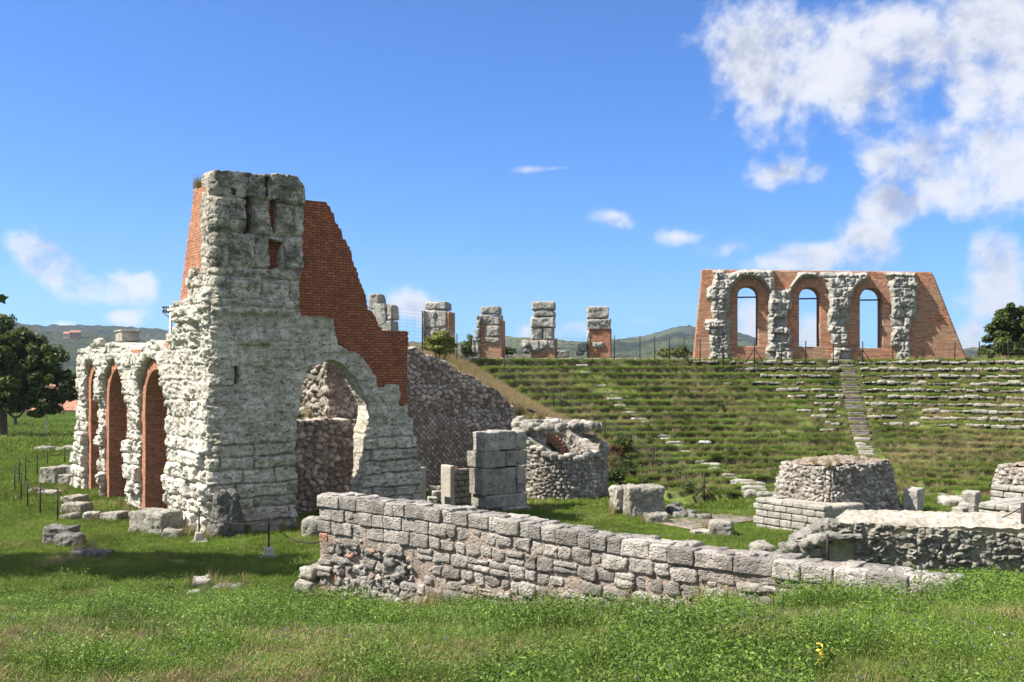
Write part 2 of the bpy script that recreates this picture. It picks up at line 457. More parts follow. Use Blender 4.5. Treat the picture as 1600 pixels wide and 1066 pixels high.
def brick_mat(name, ca, cb, cm, course=.078, width=.27, bump=.02, dirt=.5, dirtc=(.09, .06, .045), pale=None, streak=0):
    b = NB(name); uv = b.coord('UV'); co = b.coord()
    wob = b.noise(co, 1.2, 2, .5, 0, 'Color')
    sub = b.n('ShaderNodeVectorMath', operation='MULTIPLY_ADD'); b.l(wob, sub.inputs[0]); sub.inputs[1].default_value = (.03, .03, 0)
    b.l(uv, sub.inputs[2])
    x = b.n('ShaderNodeTexBrick'); x.offset = .5; x.squash = 1; b.l(sub.outputs[0], x.inputs['Vector'])
    for k, v in (('Scale', 1.), ('Mortar Size', .0125), ('Mortar Smooth', .3), ('Bias', -.05), ('Brick Width', width), ('Row Height', course)): x.inputs[k].default_value = v
    x.inputs['Color1'].default_value = (*ca, 1); x.inputs['Color2'].default_value = (*cb, 1); x.inputs['Mortar'].default_value = (*cm, 1)
    # a second, finer random tone per brick
    vor = b.n('ShaderNodeTexWhiteNoise', noise_dimensions='2D')
    sn = b.n('ShaderNodeVectorMath', operation='SNAP'); b.l(sub.outputs[0], sn.inputs[0]); sn.inputs[1].default_value = (width * .5, course, 1)
    b.l(sn.outputs[0], vor.inputs['Vector'])
    col = x.outputs['Color']
    tone = b.mr(vor.outputs['Value'], 0, 1, .80, 1.2, False)
    cc = b.n('ShaderNodeCombineColor'); [b.l(tone, cc.inputs[i]) for i in range(3)]
    col = b.mix(1., col, cc.outputs[0], 'MULTIPLY')
    if pale is not None:
        col = b.mix(b.mr(b.noise(co, .55, 5, .6), .42, .62, 0, .8), col, b.mix(x.outputs['Fac'], pale, tuple(c * .6 for c in pale)))
    if streak:
        s_ = b.noise(b.scale(co, (.7, .7, 9.)), 1.6, 6, .75); k_ = b.mr(s_, .3, .7, 1 - streak, 1 + streak); c2_ = b.n('ShaderNodeCombineColor'); [b.l(k_, c2_.inputs[i]) for i in range(3)]; col = b.mix(1., col, c2_.outputs[0], 'MULTIPLY')
        col = b.mix(b.mr(b.noise(b.scale(co, (.5, .5, 7.)), 2.3, 6, .75), .52, .68, 0, .55), col, (.40, .10, .045))
    d = b.noise(co, 1.6, 8, .7)
    col = b.mix(b.mr(d, .5, .75, 0, dirt), col, dirtc)
    fine = b.noise(co, 30, 4, .7)
    h = b.math('ADD', b.math('MULTIPLY', b.math('SUBTRACT', 1., x.outputs['Fac']), 1.), b.math('MULTIPLY', fine, .6))
    h = b.math('ADD', h, b.math('MULTIPLY', vor.outputs['Value'], .35))
    return b.done(col, b.bump(h, bump))

def leaf_mat(name, ca, cb, trans=.35, rnd_attr=True, tone='tint', rough=.55, dry=None, spec=.3):
    b = NB(name); t = b.attr(tone)
    col = b.mix(t, ca, cb)
    if dry is not None:
        f = b.attr('tone', 'INSTANCER')
        col = b.mix(b.mr(f, .45, 1.), col, dry)
        z = b.mr(b.attr('shade', 'INSTANCER'), 0, 1, .55, 1.4, False)
        cc = b.n('ShaderNodeCombineColor'); [b.l(z, cc.inputs[i]) for i in range(3)]
        col = b.mix(1., col, cc.outputs[0], 'MULTIPLY')
    b.bsdf.inputs['Specular IOR Level'].default_value = spec
    m = b.done(col, None, rough)
    if trans:
        tr = b.n('ShaderNodeBsdfTranslucent'); b.put(tr.inputs[0], col)
        mx = b.n('ShaderNodeMixShader'); mx.inputs[0].default_value = trans
        b.l(b.bsdf.outputs[0], mx.inputs[1]); b.l(tr.outputs[0], mx.inputs[2]); b.l(mx.outputs[0], b.out.inputs[0])
    return m

def plain_mat(name, col, rough=.8, metal=0, var=.25, sc=8, bump=.004):
    b = NB(name); co = b.coord(); n = b.noise(co, sc, 6, .65)
    c = b.mix(b.mr(n, .3, .7), tuple(x * (1 - var) for x in col), tuple(min(1, x * (1 + var)) for x in col))
    b.bsdf.inputs['Metallic'].default_value = metal
    return b.done(c, b.bump(n, bump), rough)

M = {}
M['tower'] = stone_mat('eroded_limestone', (.68, .64, .54), (.56, .52, .425), dark=(.085, .082, .068), dark_lo=.53, dark_hi=.86, pore_k=.85, moss_k=.4, mortar=(.16, .145, .115), mort_k=.5,
                       tintv=.22, warm=(.44, .38, .26), warm_lo=.56, zlo=6.2, zhi=9.2, zadd=.17, bump=.05, pit=1.3)
M['facade'] = stone_mat('sunlit_limestone', (.73, .70, .62), (.62, .59, .51), dark=(.13, .126, .11), dark_lo=.62, dark_hi=1.05, pore_k=.6, moss_k=.15, mortar=(.45, .40, .33), mort_k=.35,
                        tintv=.18, warm=(.50, .44, .33), warm_lo=.6, zlo=4.4, zhi=6.6, zadd=.2, bump=.05, pit=1.4)
M['far_stone'] = stone_mat('far_limestone', (.47, .455, .41), (.37, .36, .32), dark=(.11, .107, .095), dark_lo=.55, dark_hi=.95, mort_k=.5, bump=.06, tintv=.3, ls=1.2)
M['block'] = stone_mat('grey_lichen_stone', (.40, .38, .325), (.30, .28, .235), dark=(.075, .074, .068), dark_lo=.48, dark_hi=.85, mort_k=0, tintv=.3, warm=(.40, .34, .26), warm_lo=.66, bump=.04, ls=2.4, pore_k=.75, pale_k=.8, pale=1.6)
M['pale_block'] = stone_mat('pale_ashlar_stone', (.42, .405, .36), (.34, .325, .285), dark=(.11, .105, .095), dark_lo=.54, dark_hi=.92, mort_k=0, tintv=.28, bump=.035, ls=2.6, pale_k=.7, pale=1.4)
M['wall_stone'] = stone_mat('pink_grey_wall_stone', (.37, .345, .31), (.295, .27, .245), dark=(.085, .08, .075), dark_lo=.48, dark_hi=.88, mort_k=0, tintv=.75, warm=(.41, .32, .27), warm_lo=.6,
                            bump=.035, ls=3.2, pale_k=.5, pale=1.25, rust=.35, red=(.36, .16, .10), redt=.975)
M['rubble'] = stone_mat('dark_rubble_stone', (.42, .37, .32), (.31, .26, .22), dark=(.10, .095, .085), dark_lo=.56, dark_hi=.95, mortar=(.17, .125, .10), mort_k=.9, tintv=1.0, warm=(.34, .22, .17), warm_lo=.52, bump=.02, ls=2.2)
M['net'] = stone_mat('pink_net_stone', (.42, .32, .275), (.34, .25, .21), dark=(.11, .09, .08), dark_lo=.6, dark_hi=.95, mortar=(.17, .12, .10), mort_k=.9, tintv=.9, warm=(.36, .21, .16), warm_lo=.5, bump=.02)
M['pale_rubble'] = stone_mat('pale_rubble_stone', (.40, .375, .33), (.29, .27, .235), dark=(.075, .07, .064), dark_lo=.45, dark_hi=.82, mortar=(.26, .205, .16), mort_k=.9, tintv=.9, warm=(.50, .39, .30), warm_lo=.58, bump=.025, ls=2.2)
M['grey_rubble'] = stone_mat('grey_mossy_rubble', (.34, .33, .295), (.26, .255, .22), dark=(.06, .06, .052), dark_lo=.44, dark_hi=.8, mortar=(.30, .27, .21), mort_k=.8, tintv=.7, bump=.04, ls=2.0)
M['mortar'] = stone_mat('pinkish_mortar', (.36, .295, .245), (.30, .245, .205), dark=(.16, .125, .10), dark_lo=.6, dark_hi=1., mort_k=0, tintv=.1, bump=.03)
M['cap'] = stone_mat('tan_mortar_capping', (.40, .37, .315), (.32, .29, .24), dark=(.14, .125, .10), dark_lo=.52, dark_hi=.9, mort_k=0, tintv=.1, bump=.012)
M['brick_dark'] = brick_mat('weathered_red_brick', (.37, .125, .058), (.26, .088, .044), (.065, .048, .04), course=.088, dirt=.75)
M['brick'] = brick_mat('orange_brick', (.42, .155, .075), (.29, .10, .05), (.34, .27, .21), course=.085, width=.28, dirt=.45)
M['brick_far'] = brick_mat('tan_red_brick', (.52, .215, .11), (.39, .15, .08), (.40, .31, .235), course=.10, width=.34, dirt=.35, dirtc=(.12, .08, .06), pale=(.42, .28, .185), streak=.45)
M['arch_brick'] = brick_mat('radial_brick', (.48, .22, .125), (.36, .15, .085), (.33, .26, .2), course=.075, width=.4, dirt=.3)
M['concrete'] = plain_mat('grey_concrete', (.36, .33, .28), .9, var=.2, sc=5)
M['iron'] = plain_mat('dark_iron', (.035, .028, .025), .7, .3)
M['steel'] = plain_mat('galvanised_steel', (.32, .33, .34), .5, .6, .15)
M['white_paint'] = plain_mat('white_paint', (.72, .72, .70), .6)
M['wire'] = plain_mat('fence_wire', (.16, .16, .15), .6, .5)
M['deck'] = plain_mat('weathered_deck_boards', (.23, .185, .165), .85, var=.3, sc=3)
M['step_stone'] = plain_mat('dark_step_stone', (.125, .108, .098), .9, var=.35, sc=4)
M['bark'] = plain_mat('grey_brown_bark', (.10, .078, .06), .95, var=.4, sc=12, bump=.03)
M['stem'] = plain_mat('green_stem', (.12, .13, .05), .8)
M['terracotta'] = plain_mat('terracotta_roof_tiles', (.34, .165, .11), .85, var=.45, sc=1.6, bump=.05)
M['plaster'] = plain_mat('pale_plaster', (.58, .50, .40), .9, var=.1, sc=1)
M['pane'] = plain_mat('dark_window', (.03, .035, .04), .3)
M['skin'] = plain_mat('skin', (.45, .27, .19), .6)
M['cloth_dark'] = plain_mat('dark_jacket_cloth', (.03, .032, .04), .9)
M['cloth_pale'] = plain_mat('pale_trouser_cloth', (.5, .48, .44), .9)
M['hair'] = plain_mat('dark_hair', (.03, .02, .015), .7)
M['fur'] = plain_mat('brown_fur', (.12, .06, .035), .9)
M['feather'] = plain_mat('dark_feathers', (.03, .032, .04), .6)
M['feather_pale'] = plain_mat('grey_feathers', (.4, .41, .42), .7)
M['lawn'] = leaf_mat('lawn_blades', (.115, .185, .02), (.18, .25, .038), .35, dry=(.31, .27, .11))
M['meadow'] = leaf_mat('meadow_blades', (.115, .185, .025), (.21, .27, .055), .35, dry=(.33, .28, .13))
M['clover'] = leaf_mat('clover_leaves', (.095, .175, .022), (.175, .265, .04), .35, dry=(.19, .22, .06))
M['straw'] = leaf_mat('dry_straw', (.33, .26, .13), (.24, .18, .085), .25, dry=(.36, .28, .15))
M['petal'] = leaf_mat('purple_petals', (.14, .07, .26), (.22, .14, .36), .2)
M['petal_white'] = leaf_mat('white_petals', (.62, .60, .62), (.7, .68, .7), .2)
M['petal_yellow'] = leaf_mat('yellow_petals', (.70, .56, .04), (.75, .62, .10), .2)
M['oak_leaf'] = leaf_mat('dark_tree_leaves', (.035, .065, .010), (.105, .135, .022), .35)
M['lime_leaf'] = leaf_mat('yellow_green_leaves', (.075, .10, .018), (.15, .155, .03), .3)
M['shrub_leaf'] = leaf_mat('pale_shrub_leaves', (.20, .24, .05), (.33, .35, .10), .35)
M['red_leaf'] = leaf_mat('reddish_shrub_leaves', (.09, .03, .015), (.10, .075, .025), .3)
M['dark_leaf'] = leaf_mat('dark_weed_leaves', (.03, .055, .012), (.06, .085, .02), .3)
M['straw_far'] = leaf_mat('bleached_grass', (.35, .27, .14), (.23, .18, .08), .2)

M['brown_leaf'] = leaf_mat('brown_dying_leaves', (.06, .04, .016), (.12, .085, .035), .25)
M['dark_block'] = stone_mat('dark_mottled_stone', (.25, .245, .22), (.17, .165, .145), dark=(.05, .05, .045), dark_lo=.42, dark_hi=.75, mort_k=0, tintv=.3, warm=(.25, .21, .16), warm_lo=.66, bump=.05, ls=2.4, pore_k=.75, pale_k=.7, pale=1.9)  # darker mix of the block stone for some loose stones
def ground_mat():
    b = NB('grassy_soil'); co = b.coord()
    g = b.mix(b.mr(b.noise(co, .35, 6, .6), .3, .7), (.075, .125, .018), (.12, .17, .03))
    g = b.mix(b.mr(b.noise(co, 2.2, 6, .7), .3, .75), g, (.05, .075, .015))
    g = b.mix(b.mr(b.noise(co, .9, 8, .7, .5), .56, .74, 0, .7), g, (.19, .145, .07))
    h = b.noise(co, 9, 8, .75)
    return b.done(g, b.bump(h, .08))
M['ground'] = ground_mat()
def terrace_mat():
    b = NB('terrace_turf'); co = b.coord(); t = b.attr('tint')
    g = b.mix(b.mr(b.noise(co, .5, 6, .65), .3, .7), (.105, .165, .024), (.17, .215, .042))
    g = b.mix(b.mr(b.noise(co, 3, 8, .75), .35, .75), g, (.06, .085, .018))
    g = b.mix(b.mr(b.noise(co, .35, 8, .7, .6), .5, .68, 0, .75), g, (.25, .21, .09))
    g = b.mix(b.math('MULTIPLY', t, b.mr(b.noise(co, 2.2, 6, .7), .25, .5)), g, (.05, .045, .022))  # risers darkened: bare soil, plus lip shadow painted into the colour
    return b.done(g, b.bump(b.noise(co, 7, 8, .75), .1))
M['terrace'] = terrace_mat()
def hill_mat():
    b = NB('wooded_hillside'); co = b.coord()
    sc = b.scale(co, (.012, .012, .012))
    w = b.noise(sc, 3.2, 9, .8)
    c = b.mix(b.mr(w, .42, .60), (.012, .024, .012), (.05, .07, .026))
    f = b.attr('tint')
    field = b.mix(b.mr(b.voro(b.scale(co, (.006, .003, .01)), 1.3, 'F1', 'Color'), .2, .8), (.16, .15, .06), (.09, .12, .04))
    c = b.mix(b.math('MULTIPLY', f, b.mr(b.noise(sc, .55, 3, .5), .43, .5)), c, field)
    v = b.voro(sc, 9)
    return b.done(c, b.bump(b.math('ADD', b.math('MULTIPLY', v, -1.), w), 14.))
M['hill'] = hill_mat()
# ------------------------------------------------------------------ terrain
CX, CY, RIM, DR, NROW = 12.0, 30.0, 37.0, 1.33, 21       # the seating bowl: centre, rim radius, row depth, rows
def Zs(k):
    k = np.asarray(k, float)
    z = 5 - (-15 + 10.5 * k) / 1556 * (66 - 1.33 * k)
    z = np.where(k < 0, 5.64, z); return np.where(k > NROW, -.03, z)
def thL(r): return np.interp(r, [0, 8, 12, 16, 21, 37, 40], [-60, -42, -33, -25, -21.5, -24.5, -25])
def polar(x, y): return np.hypot(x - CX, y - CY), np.degrees(np.arctan2(x - CX, y - CY))
MOUND = sd_poly([(7.6, 36.0), (5.2, 39.6), (3.9, 42.4), (1.4, 45.6), (0.1, 45.75), (-4.7, 42.2), (-7, 43.5), (-10, 48), (-18, 54), (-24, 66), (-16, 88), (10, 98), (45, 92), (72, 62), (74, 14), (30, 16), (14, 30)])
def bank(x, y):
    z = np.interp(y, [-30, 0, 5, 8, 10, 12, 15, 16.5, 19.5, 23, 28, 33], [3.5, 3.40, 3.24, 2.78, 2.36, 1.88, 1.25, 1.0, .48, .2, .05, 0])
    z = z + .05 * np.clip(x, 0, 12) * (1 - sstep(14, 22, y)) * sstep(4, 9, y)
    z = z - np.clip(y - 70, 0, 190) * .03
    return z
def gz(x, y, detail=True):
    x = np.asarray(x, float); y = np.asarray(y, float)
    z = bank(x, y)
    r, th = polar(x, y)
    zc = Zs((RIM - r) / DR)
    dl = r * np.radians(thL(r) - th)
    zl = np.minimum(5.9, zc + .38 * np.clip(dl, 0, 40))
    zl = zl - .5 * sstep(.1, 1.2, -dl) * (r < 40)
    zl = np.where(r > 41, np.minimum(zl, 5.65 - (r - 41) * .42), zl)
    d = -MOUND(x, y)
    w = np.where((x < .6) & (y < 47.5), .45, 2.6)
    z = np.where(d > 0, np.maximum(z, np.minimum(zl * sstep(0, 1, d / w), 6)), z)
    # low raised floor of the stage building on the right
    z = z + .30 * sstep(9.0, 10.2, x - .5 * (y - 31)) * sstep(28.2, 29.2, y) * (1 - sstep(36, 39, y))
    if detail:
        a = np.interp(y, [0, 20, 60, 120, 400], [.05, .04, .08, .2, .4])
        z = z + a * fbm(x * .7, y * .7, 0, 3, 4)
    return z
def axis(a, b, step, lo, hi, g=1.16):
    L = list(np.arange(a, b + 1e-6, step)); s = step
    while L[-1] < hi: s *= g; L.append(L[-1] + s)
    s = step; P = []
    v = a
    while v > lo: s *= g; v -= s; P.append(v)
    return np.array(P[::-1] + L)
gx = axis(-30, 46, .33, -1500, 1500); gy = axis(-6, 74, .33, -60, 1400)
GX, GY = np.meshgrid(gx, gy, indexing='ij')
V = np.stack([GX.ravel(), GY.ravel(), gz(GX.ravel(), GY.ravel())], -1)
ii = np.arange(len(gx) * len(gy)).reshape(len(gx), len(gy))
Q = np.stack([ii[:-1, :-1], ii[1:, :-1], ii[1:, 1:], ii[:-1, 1:]], -1).reshape(-1, 4)
tag(link('ground', make_mesh('ground', V, Q, mats=[M['ground']])), kind='structure')

# ------------------------------------------------------------------ the grass-grown seating bowl
def bowl(r, th):
    """height of the terraced turf, and how far a point is on a riser"""
    wob = .16 * noise3(th * .16, r * .3, 0, 41) + .09 * noise3(th * .55, r * .5, 4, 42)
    k = (RIM - r) / DR + wob * (r < RIM - .5)
    ki = np.floor(k); f = k - ki
    step = Zs(ki) - Zs(ki + 1); lip = np.clip(.38 - step, .05, .38)
    var = .75 + .5 * noise3(th * .12, ki * 3.1, 9, 43)
    lip = lip * var
    tread = Zs(ki) + lip * np.clip(f / .86, 0, 1) ** 1.6
    t = sstep(.88, .98, f)
    z = tread * (1 - t) + Zs(ki + 1) * t
    z = np.where(k < 0, 5.66, np.where(k >= NROW, -.03, z))
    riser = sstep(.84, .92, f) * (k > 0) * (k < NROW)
    fade = sstep(0, 1.5, th - thL(r))
    z = z * fade + (Zs((RIM - r) / DR) - .05) * (1 - fade)
    return z + .045 * fbm(th * .9, r * 1.4, 2, 44, 4), riser * fade
rs = [41.5, 40, 39, 38, 37.3]
for k in range(NROW):
    rs += [RIM - DR * (k + f) for f in (0.02, .2, .42, .62, .76, .83, .88, .92, .96)]
rs += [RIM - DR * NROW - d for d in (.02, .3, 1, 2.5)]
rs = np.array(rs); tt = np.linspace(0, 1, 420)
RR = np.repeat(rs[:, None], len(tt), 1); TH = thL(rs)[:, None] + tt[None, :] * (80 - thL(rs)[:, None])
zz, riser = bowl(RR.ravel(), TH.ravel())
zz = np.where(RR.ravel() < RIM - DR * NROW - .5, zz + .02, zz)
push = .10 * fbm(TH.ravel() * 1.3, RR.ravel() * .8, 7, 45, 3)
ra = RR.ravel() + push
V = np.stack([CX + ra * np.sin(np.radians(TH.ravel())), CY + ra * np.cos(np.radians(TH.ravel())), zz], -1)
ii = np.arange(V.shape[0]).reshape(RR.shape)
Q = np.stack([ii[:-1, :-1], ii[:-1, 1:], ii[1:, 1:], ii[1:, :-1]], -1).reshape(-1, 4)
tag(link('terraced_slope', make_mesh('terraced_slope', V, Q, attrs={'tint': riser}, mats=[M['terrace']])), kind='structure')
def bowl_pt(r, th):
    z, _ = bowl(np.atleast_1d(float(r)), np.atleast_1d(float(th)))
    return np.array([CX + r * math.sin(rad(th)), CY + r * math.cos(rad(th)), float(z[0])])

# hills
prof = np.array([(-900, 520), (-400, 505), (0, 496), (20, 504), (70, 512), (150, 516), (205, 521), (262, 529), (330, 538), (450, 545), (600, 540), (700, 545), (788, 534), (830, 532), (900, 535), (950, 534),
                 (1000, 531), (1040, 522), (1062, 517), (1078, 519), (1100, 524), (1150, 530), (1180, 539), (1250, 552), (1400, 556), (1600, 550), (2500, 540)], float)
ridge_y = lambda px: np.interp(px, [-900, 300, 600, 1000, 2500], [1900, 1950, 2400, 2600, 2500])
qs = np.linspace(-900, 2500, 620); ss = np.concatenate([np.linspace(0, 1, 46), [1.08, 1.2, 1.5]])
PX, S = np.meshgrid(qs, ss, indexing='ij')
YR = ridge_y(PX); Yh = 560 + (YR - 560) * S
X = (PX - 800) / FPX * Yh
zr = EYE + (HOR - np.interp(PX, prof[:, 0], prof[:, 1])) / FPX * YR
Zh = -9 + (zr + 9) * np.where(S <= 1, sstep(-.15, 1.05, S) * (1 - .15 * np.sin(S * 9 + PX / 140)), 1 - (S - 1) * .5)
Zh = Zh + (fbm(X / 220, Yh / 220, 0, 61, 4) * 18 * np.clip(S * 2, 0, 1) * (1 - .6 * S) + np.abs(fbm(X / 16, Yh / 16, 0, 62, 3)) * 8 * np.clip(S * 3, 0, 1))
Zh = np.where(S < .02, -14, Zh)
fieldm = np.where(PX > 600, .9, .35) * (1 - sstep(.75, .95, S))
fieldm = np.maximum(fieldm, np.exp(-((PX - 1030) / 45) ** 2) * .95)
ii = np.arange(PX.size).reshape(PX.shape)
Q = np.stack([ii[:-1, :-1], ii[1:, :-1], ii[1:, 1:], ii[:-1, 1:]], -1).reshape(-1, 4)
tag(link('hills', make_mesh('hills', np.stack([X.ravel(), Yh.ravel(), Zh.ravel()], -1), Q, attrs={'tint': fieldm.ravel()}, mats=[M['hill']])), kind='structure')
def hill_z(px, py_s):
    """point on the hillside seen at px, at share s of the way to the ridge"""
    i = np.argmin(np.abs(qs - px)); j = np.argmin(np.abs(ss - py_s)); return np.array([X[i, j], Yh[i, j], Zh[i, j]])
def hill_at(px, py):
    i = np.argmin(np.abs(qs - px)); P = HOR - (Zh[i] - EYE) / Yh[i] * FPX
    j = int(np.argmin(np.abs(P - py) + (ss > 1) * 999)); return np.array([X[i, j], Yh[i, j], Zh[i, j]])
# ------------------------------------------------------------------ the tall corner ruin with its arcade
def ray(px, py, lo=4, hi=120):
    """where the line of sight through px,py meets the ground"""
    Y = np.linspace(lo, hi, 4000); x = (px - 800) / FPX * Y; P = HOR - (gz(x, Y, False) - EYE) / Y * FPX
    i = np.nonzero(np.diff(np.sign(P - py)))[0]
    y = Y[i[0]] if len(i) else hi
    return np.array([(px - 800) / FPX * y, y, float(gz((px - 800) / FPX * y, y, False))])
TF = Plane((-9.16, 30.0), (.8, .6))                    # the front wall, seen in shade
FC = Plane((-9.16, 30.0), (-.6, .8)); FC.n = -FC.n     # the arcade, facing the sun
OFF = np.array([-.6, .8])
ruin = root('theatre_ruin', 'tall ruined corner of eroded stone and red brick with brick arches off to its left', 'ruin', None, (-9.16, 30., 0.))
def lines_px(P, px, ys): return np.sort(np.array([float(P.uv(px, y)[1]) for y in ys]))
f_lines = lines_px(TF, 400, [250, 263, 313, 366, 419, 434, 467, 480, 491, 510, 532, 573, 601, 633, 660, 674, 693, 713, 733, 755, 777, 793, 816, 846, 880])
def ero(U, V, s, seed, vs=1.): return fbm(U * s, V * s * vs, 0, seed, 5, .58)
def pits(U, V, s, seed):
    d1, d2, i = worley(U * s, V * s, seed, 1.); return np.where(i > .35, -sstep(.42, .12, d1) * i, 0)
def h_front(U, V):
    wu = U + .05 * fbm(U * 2, V * 2, 0, 71, 2); wv = V + .035 * fbm(U * 1.3, V * 2, 5, 72, 2)
    dj, i, ci = ashlar(wu, wv, f_lines, .75, 1.75, 7)
    up = sstep(6.4, 7.2, V); low = 1 - sstep(2.6, 3.1, V)
    h = (i - .5) * (.06 + .03 * up + .06 * low) - (.022 + .04 * low + .025 * up) * np.exp(-(dj / .018) ** 2)
    h += low * .05 * sstep(.0, .07, dj) + up * .05 * sstep(0, .12, dj)
    h += (.045 + .035 * up) * ero(U, V, 2.1, 73, .8) + .03 * ero(U, V, 7.5, 74, .7) + .04 * pits(U, V, 6.5, 75) + (.022 + .016 * up) * pits(U, V, 13, 76)
    rb = _hash(np.floor(i * 997), ci.astype(float), np.zeros_like(U), 79)
    bed = fbm(U * 1.6, V * 7.5, 3, 80, 4)
    h += (.012 + .06 * rb ** 2) * (bed * (1 - .7 * up) + fbm(U * 7, V * 3.2, 6, 85, 4) * .8 * up)
    h -= .06 * sstep(.1, .5, ero(U, V, 1.1, 78)) + .05 * sstep(.18, .45, fbm(U * 2.2, V * 6, 9, 86, 4))
    zc0 = float(TF.uv(400, 491)[1]); zc1 = float(TF.uv(400, 467)[1])
    h += .16 * sstep(zc0 - .1, zc0, V) * (1 - sstep(zc1 - .03, zc1 + .05, V)) * (U < 4.2) * (.6 + .5 * ero(U, V, .9, 77))
    lu0, lv0 = TF.uv(374, 540); lu1, lv1 = TF.uv(421, 527)
    h += .17 * sstep(lu0 - .02, lu0 + .02, U) * (1 - sstep(lu1 - .02, lu1 + .02, U)) * sstep(lv0, lv0 + .1, V) * (1 - sstep(lv1 - .03, lv1 + .02, V))
    h -= (.30 * (1 - sstep(0, .42, U)) ** 2) * (.5 + .5 * up)
    h += up * .10 * np.exp(-((U - .9) / .55) ** 2) * sstep(9.2, 9.9, V)
    return h, i, np.exp(-(dj / .026) ** 2) * (.3 + .7 * np.maximum(low, up * .8)) * sstep(-.35, .2, ero(U, V, 1.7, 87) + .12)
outline = TF.poly([(327, 860), (326, 700), (328, 600), (330, 500), (330, 300), (331, 268), (338, 264), (352, 266), (400, 270), (440, 272), (452, 275), (466, 277), (474, 290), (476, 310), (473, 350), (471, 420),
                   (466, 440), (466, 480), (470, 494), (500, 496), (520, 499), (522, 515), (527, 520), (528, 537), (540, 546), (556, 551), (571, 562), (583, 578), (589, 598), (590, 606), (604, 603), (604, 601), (624, 601), (626, 632),
                   (637, 634), (640, 651), (646, 653), (648, 690), (655, 713), (658, 735), (658, 860)])
hole = TF.poly([(463, 860), (462, 690), (466, 660), (469, 620), (473, 596), (482, 580), (496, 569), (512, 563), (530, 566), (545, 577), (556, 590), (567, 610), (580, 634), (579, 650), (571, 675), (571, 732), (566, 760), (566, 860)])
slot = TF.poly([(362, 572), (373, 572), (373, 601), (362, 601)])
gaps = [TF.poly(p) for p in ([(381, 310), (391, 306), (391, 364), (380, 366)], [(420, 314), (434, 312), (432, 362), (426, 367), (421, 340)], [(420, 372), (444, 378), (437, 400), (438, 418), (420, 420)],
                             [(361, 292), (370, 296), (368, 307), (361, 306)], [(414, 275), (420, 275), (419, 311), (414, 309)])]
so_, sh_, ss_ = sd_poly(outline), sd_poly(hole), sd_poly(slot); sg_ = [sd_poly(g) for g in gaps]
def sd_front(U, V):
    n = .05 * fbm(U * 3, V * 3, 2, 81, 3) + .03 * fbm(U * 9, V * 9, 2, 82, 2)
    s = np.maximum(so_(U, V) + n, -(sh_(U, V) + n * .7)); s = np.maximum(s, -ss_(U, V))
    for g in sg_: s = np.maximum(s, -(g(U, V) + n * .5))
    return s
slab('front_wall', TF, (-.05, 7.75, -.35, 11.35), .027, sd_front, .85, h_front, [M['tower']], ruin, K=14, jit=.05, jsc=2.6, seed=5)
# brick behind the gaps in the stone, and the tall brick mass that steps down to the right
core = sd_poly(TF.poly([(340, 284), (455, 288), (455, 470), (340, 470)]))
def flat(d): return lambda U, V: np.full(U.shape, d)
slab('brick_core', TF, (.2, 3.1, 6.9, 11.1), .06, core, .8, flat(-.30), [M['brick_dark']], ruin, K=2)
bm_ = sd_poly(TF.poly([(440, 300), (474, 311), (513, 315), (518, 322), (530, 349), (541, 373), (548, 387), (553, 402), (557, 414), (561, 420), (564, 436), (569, 450), (575, 462), (579, 482), (588, 491), (598, 511), (600, 516), (639, 517), (640, 520), (638, 640), (585, 640), (560, 560), (520, 520), (440, 520)]))
hole_g = sd_poly(TF.poly([(463, 860), (462, 690), (466, 600), (482, 572), (512, 556), (540, 556), (575, 590), (590, 640), (590, 860)]))
def sd_bm(U, V): return np.maximum(bm_(U, V) + (.012 * np.sign(np.sin(V / .088 * PI)) + .035 * noise3(np.floor(V / .176) * .7, 0, 0, 84)) * (V > 5.2), -hole_g(U, V))
def h_bm(U, V): return -.13 + .02 * ero(U, V, 1.2, 83), np.full(U.shape, .5), np.zeros(U.shape)
slab('brick_buttress', TF, (2.4, 7.4, 3.6, 10.8), .039, sd_bm, .85, h_bm, [M['brick_dark']], ruin, K=5)
# arcade
a_lines = np.array([-.6, 0, .55, 1.0, 1.55, 2.0, 2.45, 2.9, 3.5, 4.1, 4.7, 5.2, 5.7, 6.2, 6.75, 7.05, 7.6, 8.4, 9.5, 10.5, 12])
ARCH = [(4.08, 6.5, 5.03), (8.75, 11.15, 5.06), (12.45, 13.85, 5.0)]
out_f = sd_poly(FC.poly([(329, 870), (331, 470), (330, 300), (333, 262), (325, 266), (322, 300), (320, 400), (318, 428), (308, 430), (304, 417), (299, 420), (298, 432), (291, 436), (289, 468), (268, 470), (267, 483), (274, 487), (277, 511), (271, 518), (270, 528), (262, 532),
                         (257, 548), (250, 538), (240, 532), (230, 534), (222, 543), (215, 553), (208, 554), (197, 551), (190, 545), (183, 537), (174, 535), (166, 540), (163, 549), (158, 549), (154, 540), (146, 537), (139, 541), (134, 546), (126, 545), (121, 549), (119, 562), (121, 600), (118, 690), (115, 760), (114, 800), (114, 830)]))
big_open = [sd_arch(a - .12, b + .42, -2, t + .38) for a, b, t in ARCH]
def sd_fac(U, V):
    n = .09 * fbm(U * 2.2, V * 2.2, 4, 91, 3) + .04 * fbm(U * 8, V * 8, 4, 92, 2)
    s = out_f(U, V) + n * .6
    for o in big_open: s = np.maximum(s, -(o(U, V) + n - .02))
    return s
